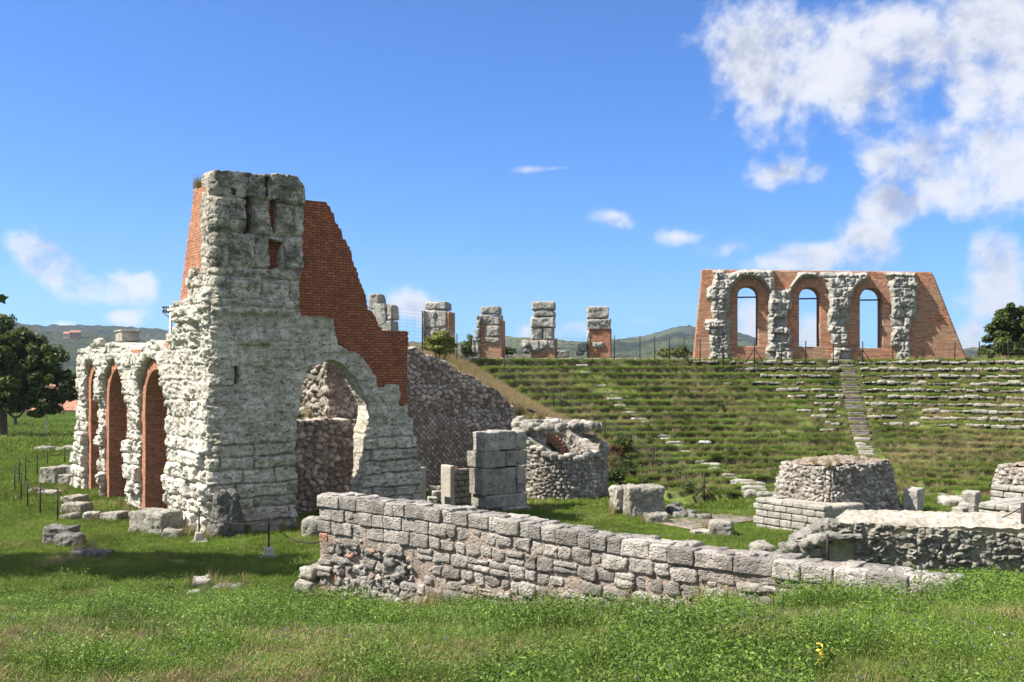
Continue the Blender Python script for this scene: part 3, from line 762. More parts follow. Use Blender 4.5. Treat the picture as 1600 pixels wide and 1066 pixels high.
def h_fac(U, V):
    wu = U + .07 * fbm(U * 2, V * 2, 0, 93, 2); wv = V + .05 * fbm(U * 1.3, V * 2, 5, 94, 2)
    dj, i, ci = ashlar(wu, wv, a_lines, .55, 1.15, 17)
    low = 1 - sstep(2.3, 3.0, V)
    h = (i - .5) * (.10 + .16 * low) - .05 * np.exp(-(dj / .03) ** 2) + low * .08 * sstep(0, .09, dj)
    h += .11 * ero(U, V, 1.3, 95) + .085 * ero(U, V, 3.6, 96) + .04 * ero(U, V, 11, 97) + .10 * pits(U, V, 4.2, 98) + .06 * pits(U, V, 8.5, 99) + .03 * pits(U, V, 15, 100)
    for (a, b, t) in ARCH:                              # the rings of voussoirs stand out
        q = sd_arch(a - .12, b + .42, -2, t + .38)(U, V); h += .16 * np.exp(-((q - .25) / .24) ** 2) * (V > t - 1.2)
    h += .26 * sstep(6.5, 6.6, V) * (1 - sstep(7.0, 7.08, V)) * (.7 + .6 * ero(U, V, 1.4, 101)) * (U > .5)
    h += .14 * sstep(5.9, 6.0, V) * (1 - sstep(6.5, 6.56, V)) * np.clip(1.4 * ero(U, V, 1.6, 102) + .4, 0, 1)
    h -= .26 * (1 - sstep(0, .4, U)) ** 2
    return h, i, np.exp(-(dj / .04) ** 2)
slab('arcade', FC, (.14, 16.6, -.35, 11.3), .031, sd_fac, .88, h_fac, [M['facade']], ruin, K=9, jit=.05, jsc=2.6, seed=9)
for k, (a, b, t) in enumerate(ARCH):
    so1, si1 = sd_arch(a - .32, b + .5, -.4, t + .46), sd_arch(a, b, -.5, t)
    def sdr(U, V, so1=so1, si1=si1): return np.maximum(so1(U, V), -si1(U, V))
    def hring(U, V, a=a, b=b, t=t):
        return -.10 + .015 * ero(U, V, 2, 110), np.full(U.shape, .5), np.zeros(U.shape)
    slab('arch_lining', FC, (a - .35, b + .55, -.3, t + .5), .05, sdr, 1.02, hring, [M['brick']], ruin, K=4)
# upper storey brick on the arcade side
ub = sd_poly(FC.poly([(297, 293), (317, 291), (317, 480), (275, 480), (275, 470), (283, 402)]))
def sd_ub(U, V): return ub(U, V) + .03 * np.sign(np.sin(V / .085 * PI))
slab('upper_brickwork', FC, (0, 3.9, 6.4, 10.9), .0425, sd_ub, .85, h_bm, [M['brick']], ruin, K=4)
# mortar capping on the arcade, brick patches in it, and the stone stump on top
cap_ = sd_poly(FC.poly([(126, 575), (133, 547), (150, 538), (180, 535), (214, 537), (219, 546), (250, 543), (268, 530), (268, 575)]))
def h_cap(U, V): return -.32 - 1.3 * np.clip(V - 5.75, 0, 2) + .04 * ero(U, V, 1.6, 115)
slab('roof_capping', FC, (2.5, 16.3, 5.0, 6.6), .08, cap_, 1.7, h_cap, [M['cap']], ruin, K=4)
pb = sd_poly(FC.poly([(197, 575), (198, 546), (210, 546), (215, 575)])); pb2 = sd_poly(FC.poly([(245, 575), (247, 537), (268, 529), (268, 575)]))
for q_ in (pb, pb2): slab('brick_patch', FC, (2.5, 10, 5.0, 6.6), .06, q_, .5, flat(-.16), [M['brick']], ruin, K=2)
mb = MB(); A0 = axes(126.87); c0 = pt(199, 527, 40.2)
rock(mb, c0, (.95, .7, .42), A0, 501, .08, .03, .02, tint=.6); rock(mb, c0 + [0, 0, .24], (1.06, .8, .09), A0, 502, .08, .02, .01, tint=.4)
part('stone_stump', mb.mesh('stone_stump', [M['pale_block']]), ruin)
for (px, py, s) in ((155, 536, .28), (268, 529, .3), (147, 540, .2)):
    mb = MB(); rock(mb, pt(px, py, 39 if px < 200 else 33.5), (s * 1.4, s, s), axes(px), px, .06, .1, .05, tint=.6); part('loose_stone', mb.mesh('loose_stone', [M['facade']]), ruin)
# rubble walls of the vaulted room seen through the great arch
vault = root('rubble_room', 'ruined rubble walls of a vaulted room seen through the great stone arch', 'ruin', None, tuple(pt(520, 800, 38.)))
o2 = np.array([-9.16, 30.]) + OFF * 3.0
P2 = Plane(o2, (.8, .6))
lw = sd_poly(P2.poly([(405, 900), (405, 668), (440, 656), (560, 656), (610, 662), (610, 900)]))
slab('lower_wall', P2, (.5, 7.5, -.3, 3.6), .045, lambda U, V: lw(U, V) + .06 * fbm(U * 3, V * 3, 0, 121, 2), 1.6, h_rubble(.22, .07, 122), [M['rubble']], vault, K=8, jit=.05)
cor = pt(513, 600, 36.9)[:2]
PA = Plane(cor - np.array([.6, -.8]) * 4.6, (.6, -.8)); PB = Plane(cor, (.8, .6))
top_noise = lambda U, V, t: V - t - .25 * fbm(U * 1.2, 0 * U, 0, 123, 3)
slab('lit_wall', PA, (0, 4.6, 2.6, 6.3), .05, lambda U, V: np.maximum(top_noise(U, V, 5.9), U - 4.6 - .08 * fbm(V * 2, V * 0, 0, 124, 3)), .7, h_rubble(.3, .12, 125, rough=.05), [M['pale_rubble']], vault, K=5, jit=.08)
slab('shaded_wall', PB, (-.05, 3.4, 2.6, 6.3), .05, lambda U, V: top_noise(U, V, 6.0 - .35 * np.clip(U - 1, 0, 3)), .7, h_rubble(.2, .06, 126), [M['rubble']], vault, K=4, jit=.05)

# ------------------------------------------------------------------ retaining wall of the seating, round room, pillar stack
RW = Plane((-4.3, 42.0), (.8, .6))
rw = sd_poly(RW.poly([(615, 790), (615, 548), (632, 546), (648, 543), (660, 551), (690, 562), (705, 575), (720, 583), (738, 588), (748, 596), (762, 603), (775, 609), (788, 622), (801, 634), (808, 648), (812, 670), (815, 790)]))
net_line = RW.poly([(600, 610), (644, 629), (700, 648), (739, 673), (745, 690), (745, 800), (600, 800)]); nl = sd_poly(net_line)
hr_ = h_rubble(.21, .075, 131, 1.25)
def h_rw(U, V):
    h, i, m = hr_(U, V)
    s = .16; a, b = (U + V) / 1.414 / s + .2 * fbm(U, V, 0, 133, 2), (U - V) / 1.414 / s + .2 * fbm(U, V, 4, 134, 2)
    fa, fb = np.abs(a - np.floor(a) - .5), np.abs(b - np.floor(b) - .5); e = .5 - np.maximum(fa, fb)
    i2 = _hash(np.floor(a), np.floor(b), np.zeros(a.shape), 135); h2 = .045 * sstep(.02, .2, e) * (.5 + i2) + .012 * fbm(U * 9, V * 9, 0, 136, 3) - .05
    k = sstep(.1, -.1, nl(U, V) + .12 * fbm(U * 3, V * 3, 0, 137, 2))
    return h * (1 - k) + h2 * k, i * (1 - k) + i2 * k, m * (1 - k) + (1 - sstep(.04, .16, e)) * k
rwall = root('retaining_wall', 'dark rubble retaining wall with a pinkish net of small stones low on its face, beside the brick buttress', 'wall', None, tuple(pt(720, 720, 44.)))
slab('rubble_facing', RW, (-.7, 6.2, -.3, 6.4), .036, lambda U, V: rw(U, V) + .07 * fbm(U * 3, V * 3, 0, 138, 3), .55, h_rw, [M['rubble']], rwall, K=6, jit=.04)
class Cyl:
    def __init__(s, c, R): s.c, s.R = c, R
    def pos(s, u, v, d):
        a = u / s.R; r = s.R + d; return np.stack([s.c[0] + r * np.sin(a), s.c[1] - r * np.cos(a), v], -1)
AP = Cyl((1.92, 40.2), 1.86); apse = root('round_room', 'round rubble wall with a broken sloping rim and a small brick arch inside', 'ruin', None, (1.92, 40.2, 0))
top_a = lambda U: np.interp(np.degrees(U / AP.R), [-180, -120, -75, -45, -15, 15, 45, 70, 100, 135, 180], [2.85, 3.0, 2.8, 2.2, 1.8, 1.72, 1.75, 1.82, 1.95, 2.32, 2.85])
hu = -168 / 180 * PI * AP.R
def sd_ap(U, V):
    s = V - top_a(U) - .09 * fbm(U * 2.5, V * 0, 0, 141, 3)
    return np.maximum(s, -sd_arch(hu - .75, hu + .75, 1.3, 2.45)(U, V))
slab('rubble_wall', AP, (-PI * AP.R, PI * AP.R, -.2, 3.3), .036, sd_ap, .86, h_rubble(.15, .06, 142, 1.25), [M['pale_rubble']], apse, K=9, jit=.06, jsc=3.5, back=lambda U, V: .07 * fbm(U * 5, V * 5, 0, 143, 3) + .05 * ero(U, V, 2, 144))
PN = Plane((0.0, 41.1), (1, 0)); cxn = pt(857, 700, 41.1)[0]
def sd_n(U, V): return np.maximum(np.maximum(sd_arch(cxn - .68, cxn + .68, 1.15, 2.42)(U, V), -sd_arch(cxn - .44, cxn + .44, .5, 2.12)(U, V)), 1.2 - V)
class Rad:
    pass
slab('brick_arch', PN, (cxn - .72, cxn + .72, 1.1, 2.5), .03, sd_n, .32, lambda U, V: (.03 * np.sin(np.arctan2(U - cxn, V - 1.7) * 26) + .02 * ero(U, V, 5, 145)), [M['arch_brick']], apse, K=3)
mb = MB()
for k in range(120):
    a = rad(-180 + 360 * k / 40); u = a * AP.R; r = AP.R - (.12, .40, .68)[k // 40] + .1 * _rnd(k); p = (AP.c[0] + r * math.sin(a), AP.c[1] - r * math.cos(a), float(top_a(np.array([u]))[0]) - .04 + .16 * (_rnd(k + 71) - .5))
    rock(mb, p, (.3 + .18 * _rnd(k + 60), .3 + .12 * _rnd(k + 200), .16 + .14 * _rnd(k + 300)), axes(math.degrees(a) + 40 * _rnd(k + 400), 15 * (_rnd(k + 5) - .5), 15 * (_rnd(k + 6) - .5)), 900 + k, .07, .08, .04)
part('rim_stones', mb.mesh('rim_stones', [M['pale_rubble']]), apse)
A1 = axes(36.87)
stack = root('block_pillar', 'square pillar of large grey blocks in four courses, standing in front of the round rubble wall', 'pillar', None, (-.97, 35.0, 0))
mb = MB(); o = np.array([-.97, 35.0]); e = np.array([.8, .6]); inn = np.array([-.6, .8])
def blk(mb, u0, u1, i0, i1, z0, z1, seed, o=o, amp=.025, rnd=.035, res=.04, tint=None, A=A1, e=e, inn=inn, **kw):
    c = o + e * (u0 + u1) / 2 + inn * (i0 + i1) / 2
    rock(mb, (c[0], c[1], (z0 + z1) / 2), (u1 - u0 - .012, i1 - i0 - .01, z1 - z0 - .012), A, seed, res, rnd, amp, tint=tint, **kw)
for (u0, u1, i0, i1, z0, z1, s) in ((0, .66, 0, .75, 2.14, 2.84, 1), (.67, 1.43, .02, .8, 2.16, 2.86, 2), (1.44, 1.88, .0, .78, 2.15, 2.82, 3), (-.04, .93, -.03, 1.05, 1.57, 2.14, 4), (.94, 1.93, 0, 1.0, 1.58, 2.15, 5),
                                    (-.1, .38, -.05, .85, .60, 1.57, 6), (.39, 1.45, .03, .9, .59, 1.55, 7), (1.46, 1.88, -.0, .9, .6, 1.56, 8), (.06, 1.86, -.05, .9, .14, .59, 9), (.7, 1.9, -.25, .8, -.2, .15, 10), (-.02, .7, .05, .8, -.2, .14, 11)):
    blk(mb, u0, u1, i0, i1, z0, z1, s + 40, maxn=34)
part('stone_blocks', mb.mesh('stone_blocks', [M['block']]), stack)
prop = root('modern_partition', 'upright grey concrete panel with a low block wall joining it to the block pillar', 'panel', None, tuple(pt(704, 792, 36.)))
mb = MB(); o3 = pt(704, 790, 36.)[:2]
blk(mb, 0, .2, 0, .66, -.1, 1.58, 61, o3, .004, .012, .08, .5); part('panel_slab', mb.mesh('panel_slab', [M['concrete']]), prop)
mb = MB()
for c in range(7):
    for q in range(3):
        blk(mb, .21 + q * .3 - (.15 if c % 2 else 0) * (q > 0), .5 + q * .3 - (.15 if c % 2 and q < 2 else 0), .28, .55, -.1 + c * .215, .11 + c * .215, 600 + c * 7 + q, o3, .006, .012, .07)
part('block_infill', mb.mesh('block_infill', [M['block']]), prop)
mb = MB(); blk(mb, .3, .55, .3, .42, 1.41, 1.49, 640, o3, .004, .01, .04, .5); part('loose_brick', mb.mesh('loose_brick', [M['brick']]), prop)
mb = MB(); o4 = pt(655, 790, 35.6)[:2]; blk(mb, 0, .3, 0, .5, -.1, 1.55, 62, o4, .004, .012, .08, .5)
tag(link('concrete_post', mb.mesh('concrete_post', [M['concrete']])), 'dark upright concrete post against the right foot of the great arch pier', 'post')
# ------------------------------------------------------------------ the long wall in front
FG_PLANE = Plane((-3.80, 19.52), (9.13, -7.40))
FW = FG_PLANE; AF = axes(math.degrees(math.atan2(FW.e[1], FW.e[0])))
fgw = root('stone_wall', 'long low wall of pinkish grey stones in front, sinking into the grass towards the right', 'wall', None, (-3.8, 19.5, .5))
mbs, mbm = MB(), MB(); rnd_ = random.Random(5)
LEN, TOPZ, THK = 11.75, 2.585, .62
def fblk(u0, u1, d0, d1, z0, z1, seed, amp=.013, rn=.016, res=.03, tint=None, tilt=0, roll=0, yaw=0, mb=None, chip=.6):
    dz_ = -.16 * float(sstep(2.5, 8.5, np.array((u0 + u1) / 2))); z0 += dz_; z1 += dz_
    c = FW.pos(np.array([(u0 + u1) / 2]), np.array([(z0 + z1) / 2]), np.array([(d0 + d1) / 2]))[0]
    A = axes(math.degrees(math.atan2(FW.e[1], FW.e[0])) + yaw, tilt, roll)
    rock(mb or mbs, c, (u1 - u0, d1 - d0, z1 - z0), A, seed, res, rn, amp, 5, tint=tint, chip=chip)
ztop = TOPZ; zc = TOPZ; c = 0; seed = 2000
ground_u = lambda u: float(gz(FW.o[0] + FW.e[0] * u, FW.o[1] + FW.e[1] * u, False))
rows = []
while zc > .15:
    h = rnd_.uniform(.215, .265) if c < 4 else rnd_.uniform(.17, .25)
    u = 0 if c % 2 else -.02; k = 0
    while u < LEN - .02:
        wd = rnd_.uniform(.2, .5) if c < 1 or (c < 3 and u < 2.9) else rnd_.uniform(.2, .5)
        if u > 7.5: wd *= 1.35
        wd = min(wd, LEN - u)
        if LEN - u - wd < .15: wd = LEN - u
        ug = u + wd / 2; gz_ = ground_u(ug)
        robbed = (zc - h / 2 < 1.78 + .12 * math.sin(ug * 5)) and ug < 2.75 + .3 * math.sin(zc * 9) and ug > .30
        if zc > gz_ - .25 and not robbed:
            j = .014; seed += 1
            rough = c >= 3 or (c >= 1 and u > 2.9)
            g = rnd_.uniform(.005, .011) if not rough else rnd_.uniform(.012, .03)
            z1, z0 = zc - g * .5, zc - h + g * .5
            if rough and rnd_.random() < .6: z0 += rnd_.uniform(0, .035); z1 -= rnd_.uniform(0, .02)
            if rough and wd > .35 and rnd_.random() < .35:          # two thin stones instead of one
                zm = (z0 + z1) / 2
                fblk(u + g * .5, u + wd - g * .5, -.26, rnd_.uniform(-.02, .03), zm + .008, z1, seed + 50000, .014, .03)
                z1 = zm - .008
            fblk(u + g * .5, u + wd - g * .5, -.26, rnd_.uniform(-.022, .028), z0, z1, seed, tint=None if wd < .30 else .96 * rnd_.random(), amp=.013 if not rough else .027, rn=.014 if not rough else .04,
                 tilt=0 if not rough else rnd_.uniform(-5, 5), yaw=rnd_.uniform(-2, 2))
        u += wd; k += 1
    zc -= h; c += 1
# the patch where the facing is lost: irregular small stones
for k in range(420):
    u = rnd_.uniform(.32, 3.1); z = rnd_.uniform(.35, 1.78)
    if u > 2.6 + .35 * math.sin(z * 8) or z < ground_u(u) - .15: continue
    s = rnd_.uniform(.09, .25); d = rnd_.uniform(-.17, -.03); seed += 1
    fblk(u - s * .7, u + s * .7, d - .22, d, z - s * .4, z + s * .4, seed, .03, .025, .03, None, rnd_.uniform(-25, 25), rnd_.uniform(-15, 15), rnd_.uniform(-25, 25), chip=.8)
for k in range(260):                                 # chips and small stones wedged between the rest
    u = rnd_.uniform(.3, LEN - .2); z = rnd_.uniform(.5, TOPZ - .3)
    if z < ground_u(u) - .1: continue
    s = rnd_.uniform(.05, .11); seed += 1
    fblk(u - s * .8, u + s * .8, -.18, rnd_.uniform(-.035, -.008), z - s * .4, z + s * .4, seed, .015, .03, .03, None, rnd_.uniform(-15, 15))
# scattered stones of the lower, roughly laid part and the flat stones along the top
u = 0
while u < LEN - .05:
    for (d0, d1) in ((-.30, -.02), (-.63, -.31)):
        w = rnd_.uniform(.22, .5); w = min(w, LEN + .05 - u); seed += 1
        dz = rnd_.uniform(-.03, .022)
        if d0 < -.5: fblk(u, u + w - .02, d0, d1, TOPZ - .3, TOPZ + dz, seed, .02, .03, tint=.9 * rnd_.random())
        elif rnd_.random() < .65: fblk(u + rnd_.uniform(-.05, .05), u + w - .02, d0 + rnd_.uniform(-.06, .04), d1 - rnd_.uniform(0, .1), TOPZ - .03, TOPZ + .012 + rnd_.uniform(0, .022), seed, .012, .02, .045, .9 * rnd_.random(), rnd_.uniform(-2, 2), rnd_.uniform(-3, 3), rnd_.uniform(-12, 12))
    u += w
zc = TOPZ - .27
while zc > .4:                                        # left end of the wall, and its back
    h = rnd_.uniform(.22, .3)
    for (d0, d1) in ((-.62, -.33), (-.33, -.2)):
        seed += 1; fblk(-.03, .24, d0, d1, zc - h + .01, zc, seed, .018, .035)
    for u in np.arange(.2, LEN, .48):
        if ground_u(u) < zc: seed += 1; fblk(u, u + .47, -.64, -.4, zc - h + .01, zc, seed, .015, .03, .08)
    zc -= h
part('wall_stones', mbs.mesh('wall_stones', [M['wall_stone']]), fgw)
def h_m(U, V):
    lost = sstep(2.75, 2.4, U + .2 * np.sin(V * 9)) * sstep(1.68, 1.5, V) * sstep(.2, .4, U)
    return -.035 - .10 * lost + .03 * ero(U, V, 4, 151) + .012 * ero(U, V, 14, 152)
slab('mortar_core', FW, (.02, LEN - .03, -.1, TOPZ - .19), .06, None, .58, h_m, [M['mortar']], fgw, K=5)
mb = MB()
for (px0, px1, py0, py1, s) in ((474, 500, 907, 930, 1), (478, 502, 885, 905, 2)):
    Y = 19.7; a, b = pt(px0, py1, Y), pt(px1, py0, Y); rock(mb, (a + b) / 2 + [0, .15, 0], (b[0] - a[0] + .1, .6, b[2] - a[2]), axes(-30), 160 + s, .05, .09, .04)
part('footing_stones', mb.mesh('footing_stones', [M['block']]), fgw)

# ------------------------------------------------------------------ low rubble wall on the right
LW = Plane((7.05, 24.6), (.985, -.17)); lrw = root('low_rubble_wall', 'low thick rubble wall with a pale flat mortar top and a dark recess near its left end', 'wall', None, (10, 24, 0))
niche = sd_poly(LW.poly([(1292, 900), (1293, 838), (1300, 834), (1332, 832), (1335, 845), (1341, 900)]))
lwo = sd_poly(LW.poly([(1212, 900), (1220, 872), (1232, 862), (1240, 846), (1262, 832), (1275, 826), (1300, 817), (1340, 818), (1420, 822), (1480, 827), (1560, 833), (1700, 838), (1700, 930), (1212, 930)]))
def h_lw(U, V):
    d1, d2, i = worley((U + .15 * fbm(U * 2, V * 2, 0, 161, 2)) / .25, (V + .1 * fbm(U * 2, V * 2, 5, 162, 2)) / .12, 163); e = d2 - d1
    h = .12 * sstep(.0, .25, e) * (i ** 1.2) * 1.3 + .07 * ero(U, V, 1.7, 164) + .06 * ero(U, V, 6, 165) + .04 * ero(U, V, 15, 168) + .07 * pits(U, V, 4.5, 172) - .25 * np.clip(V - 1.0, 0, .5) - .06 * (i > .75) * sstep(.3, .1, d1)
    return h, i, 1 - sstep(.05, .3, e)
slab('rubble_face', LW, (-.9, 7.2, -.2, 1.75), .026, lambda U, V: np.maximum(lwo(U, V) + .05 * fbm(U * 3, V * 3, 0, 166, 3), -niche(U, V)), .85, h_lw, [M['grey_rubble']], lrw, K=6, jit=.05)
# flat mortar top behind the face
LT = Plane((7.05 + .02, 24.6), (.985, -.17))
uu = np.linspace(.55, 7.2, 260); dd = np.linspace(-.02, -1.75, 70); UU, DD = np.meshgrid(uu, dd, indexing='ij')
zt = 1.28 + .12 * sstep(0, .5, -DD) + .045 * fbm(UU * 2.5, DD * 2.5, 0, 167, 5) + .05 * fbm(UU * .6, DD, 3, 169, 2) + .035 * fbm(UU * 10, DD * 10, 0, 173, 3) + .02 * sstep(.4, .75, noise3(UU * 6, DD * 6, 1, 174)) - .7 * sstep(1.4, .5, UU + .35 * fbm(DD * 2, UU, 1, 170, 2)) - .5 * sstep(-1.55, -1.75, DD)
V = LT.pos(UU.ravel(), zt.ravel(), DD.ravel()); ii = np.arange(V.shape[0]).reshape(UU.shape); Q = np.stack([ii[:-1, :-1], ii[:-1, 1:], ii[1:, 1:], ii[1:, :-1]], -1).reshape(-1, 4)
Vb = V.copy(); Vb[:, 2] = -.2
bd = np.concatenate([ii[0, :], ii[1:, -1], ii[-1, -2::-1], ii[-2:0:-1, 0]]); nV = len(V); nx_ = np.roll(bd, -1)
Q = np.concatenate([Q, np.stack([bd, nx_, nx_ + nV, bd + nV], -1)])
part('mortar_top', make_mesh('mortar_top', np.concatenate([V, Vb]), Q, attrs={'tint': np.full(2 * nV, .5), 'mort': np.zeros(2 * nV)}, mats=[M['cap']]), lrw)
mb = MB(); a, b = LW.poly([(1255, 845)])[0], LW.poly([(1338, 826)])[0]
p = LW.pos(np.array([(a[0] + b[0]) / 2]), np.array([(a[1] + b[1]) / 2 - .02]), np.array([.02]))[0]
rock(mb, p + np.array([.25, 0, 0]), (1.0, .6, .15), axes(-9.8, -5), 171, .03, .04, .05); 
for k in range(26):
    u = -.75 + 1.2 * _rnd(k + 3); z = .15 + (.5 + .55 * u) * _rnd(k + 70); q = LW.pos(np.array([u]), np.array([z + .1]), np.array([.1 * _rnd(k + 9)]))[0]; s = .15 + .2 * _rnd(k + 11)
    rock(mb, q, (s * 1.5, s, s * .7), axes(360 * _rnd(k)), 1700 + k, .05, .07, .05)
part('loose_stones', mb.mesh('loose_stones', [M['grey_rubble']]), lrw)

# ------------------------------------------------------------------ podium ruin in the middle right
pod = root('podium_ruin', 'squat battered rubble mass with grass on top rising behind a low ashlar wall', 'ruin', None, (10, 31, 0))
co2 = pt(1300, 805, 31.)[:2]
def battered(nm, o, ev, nv, LU, LI, z0, z1, bat, mat, parent, seed, size=.17, topcut=None):
    """rubble mass: four battered faces wrapped round a rounded rectangle, and its top"""
    o = np.array(o); ev = np.array(ev); nv = np.array(nv)
    class Wrap:
        def pos(s, u, v, d):
            P = 2 * (LU + LI); u = np.mod(u, P)
            lx = np.where(u < LU, u, np.where(u < LU + LI, LU, np.where(u < 2 * LU + LI, 2 * LU + LI - u, 0)))
            ly = np.where(u < LU, 0, np.where(u < LU + LI, u - LU, np.where(u < 2 * LU + LI, LI, P - u)))
            k = 1 - bat * (v - z0) / (z1 - z0)
            cx, cy = LU / 2, LI / 2; qx, qy = (lx - cx) * k, (ly - cy) * k
            rx, ry = LU / 2 * k, LI / 2 * k; rr = .55
            ax, ay = np.clip(qx, -(rx - rr), rx - rr), np.clip(qy, -(ry - rr), ry - rr); ox, oy = qx - ax, qy - ay; L = np.maximum(np.hypot(ox, oy), 1e-6)
            qx, qy = ax + ox / L * (rr + d), ay + oy / L * (rr + d)
            return np.stack([o[0] + ev[0] * (cx + qx) + nv[0] * (cy + qy), o[1] + ev[1] * (cx + qx) + nv[1] * (cy + qy), v], -1)
    P = 2 * (LU + LI)
    hr = h_rubble(size, .085, seed, 1.4, rough=.025)
    slab(nm, Wrap(), (0, P, z0, z1), .036, lambda U, V: V - (z1 - .06) - .06 * fbm(U * 2, 0 * U, 0, seed + 1, 3), .3, hr, [mat], parent, K=6, jit=.05, jsc=3)
    n = 110; a, b = np.meshgrid(np.linspace(-.5, .5, n), np.linspace(-.5, .5, n), indexing='ij'); k = 1 - bat
    x, y = LU / 2 + a * (LU * k - .12), LI / 2 + b * (LI * k - .12)
    d1, d2, iw_ = worley((x / .21).ravel(), (y / .17).ravel(), seed + 4); d1, d2, iw_ = (q_.reshape(x.shape) for q_ in (d1, d2, iw_)); ew_ = d2 - d1
    z = z1 - .05 + .10 * fbm(x * 1.3, y * 1.3, 0, seed + 2, 4) + .10 * (1 - (2 * a) ** 2) * (1 - (2 * b) ** 2) + .07 * sstep(.03, .3, ew_) * iw_
    V = np.stack([o[0] + ev[0] * x + nv[0] * y, o[1] + ev[1] * x + nv[1] * y, z], -1).reshape(-1, 3); ii = np.arange(n * n).reshape(n, n)
    Q = np.stack([ii[:-1, :-1], ii[1:, :-1], ii[1:, 1:], ii[:-1, 1:]], -1).reshape(-1, 4)
    part('mortar_top', make_mesh('mortar_top', V, Q, attrs={'tint': iw_.ravel(), 'mort': np.maximum(1 - sstep(.05, .2, ew_), sstep(.35, .6, iw_)).ravel()}, mats=[M['pale_rubble']]), parent)
battered('rubble_mass', co2, (.8, .6), (-.6, .8), 4.2, 2.7, .0, 2.02, .20, M['pale_rubble'], pod, 181, .14)
AW = axes(-53.13); mb = MB(); ow = pt(1180, 825, 32.)[:2]; ew = np.array([.6, -.8]); iw = np.array([.8, .6])
z = -.15; c = 0; rnd2 = random.Random(8)
for h in (.26, .24, .22, .2, .16):
    u = -.1 if c % 2 else 0
    while u < 2.6:
        wd = rnd2.uniform(.38, .62); seed += 1
        if 2.6 - u - wd < .2: wd = 2.6 - u
        if u + wd > 2.6: wd = 2.6 - u
        blk(mb, u, u + wd, 0, .45, z, z + h, seed, ow, .014, .025, .05, None, AW, ew, iw); u += wd
    for q in np.arange(.45, 2.2, .55): blk(mb, 0, .4, q, q + .54, z, z + h, seed + int(q * 10), ow, .014, .025, .06, None, AW, ew, iw)
    z += h; c += 1
part('ashlar_wall', mb.mesh('ashlar_wall', [M['pale_block']]), pod)
mb = MB()
blk(mb, .2, 2.5, .3, 2.3, -.1, z - .07, 777, ow, .03, .05, .08, .5, AW, ew, iw); part('mortar_fill', mb.mesh('mortar_fill', [M['cap']]), pod)

# ------------------------------------------------------------------ remains at the right edge
rr_ = root('stepped_ruin', 'stepped ashlar base with a rubble core on top, right of the podium', 'ruin', None, (16.5, 33.5, .3))
mb = MB(); oR = pt(1532, 800, 33.5)[:2]
def ash(mb, o, u0, u1, i0, i1, z0, z1, ch, sd):
    z = z0; c = 0; r = random.Random(sd)
    while z < z1 - .03:
        h = min(ch * r.uniform(.85, 1.15), z1 - z)
        if z1 - z - h < .08: h = z1 - z
        u = u0
        while u < u1 - .02:
            w = r.uniform(.4, .75)
            if u1 - u - w < .22: w = u1 - u
            blk(mb, u, u + w, i0, i1, z, z + h, sd * 37 + c * 11 + int(u * 7), o, .015, .03, .06, None, AW, ew, iw); u += w
        z += h; c += 1
o5 = pt(1547, 790, 34.5)[:2]; ash(mb, o5, 0, 4.2, 0, .6, .2, 1.08, .22, 41)
o6 = pt(1528, 812, 31.6)[:2]; ash(mb, o6, 0, 1.35, 0, 2.6, .1, .85, .25, 42)
part('ashlar_base', mb.mesh('ashlar_base', [M['pale_block']]), rr_)
battered('rubble_core', (18.55, 33.2), (.8, .6), (-.6, .8), 3.6, 2.7, .75, 1.72, .10, M['pale_rubble'], rr_, 191, .15)
mb = MB(); o7 = pt(1500, 812, 30.6)[:2]
for k in range(5): blk(mb, -2.6 + k * .55, -2.06 + k * .55, 0, .5, -.1, .52, 430 + k, o7, .02, .03, .06)
blk(mb, .35, .75, .1, .5, 0, .75, 440, o7); blk(mb, .85, 1.15, .0, .4, 0, .82, 441, o7)
tag(link('stage_kerb', mb.mesh('stage_kerb', [M['block']])), 'low kerb of dark faced stones between the podium and the stepped ruin', 'kerb')
# ------------------------------------------------------------------ loose blocks
SKIRT = []
def fallen(name, label, px0, px1, py0, py1, ang=0, depth=.8, seed=1, taper=0, mat='block', tilt=0, roll=0, Y=None, rnd=.1, amp=.045, cat='stone block', group=None, sink=.12, kw=1.):
    b = ray((px0 + px1) / 2, py1, 8) if Y is None else np.array([((px0 + px1) / 2 - 800) / FPX * Y, Y, 0.])
    if Y is not None: b[2] = EYE + (HOR - py1) / FPX * Y
    s = b[1] / FPX; a = abs(rad(ang)); Wp = (px1 - px0) * s; w = max(.15, (Wp - depth * abs(math.sin(a))) / max(abs(math.cos(a)), .3)) * kw
    back = (abs(math.sin(a)) * w + abs(math.cos(a)) * depth) / 2
    top = depth * .5 * (EYE - b[2]) / b[1]                                        # how much of the top shows
    h = max(.1, (py1 - py0) * s - top); mb = MB()
    if b[1] < 45 and px1 - px0 > 15: SKIRT.append((b[0], b[1] + back, w, depth, ang))
    rock(mb, (b[0], b[1] + back, b[2] + h / 2 - sink / 2), (w, depth, h + sink), axes(ang, tilt, roll), seed, .035, rnd * .75, amp, taper=taper, maxn=44)
    return tag(link(name, mb.mesh(name, [M[mat]])), label, cat, group)
fallen('stone_block', 'largest fallen block, pale grey, lying in front of the nearest brick arch', 186, 273, 797, 836, -24, 1.0, 11, amp=.05, rnd=.09)
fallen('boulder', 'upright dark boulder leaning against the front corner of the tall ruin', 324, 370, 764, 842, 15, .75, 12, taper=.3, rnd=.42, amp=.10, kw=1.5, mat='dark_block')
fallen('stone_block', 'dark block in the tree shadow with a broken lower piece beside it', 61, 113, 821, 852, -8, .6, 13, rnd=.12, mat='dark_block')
fallen('stone_block', 'long broken slab lying against the dark block in the tree shadow', 78, 124, 836, 856, -14, .4, 14, rnd=.1, amp=.06, mat='dark_block')
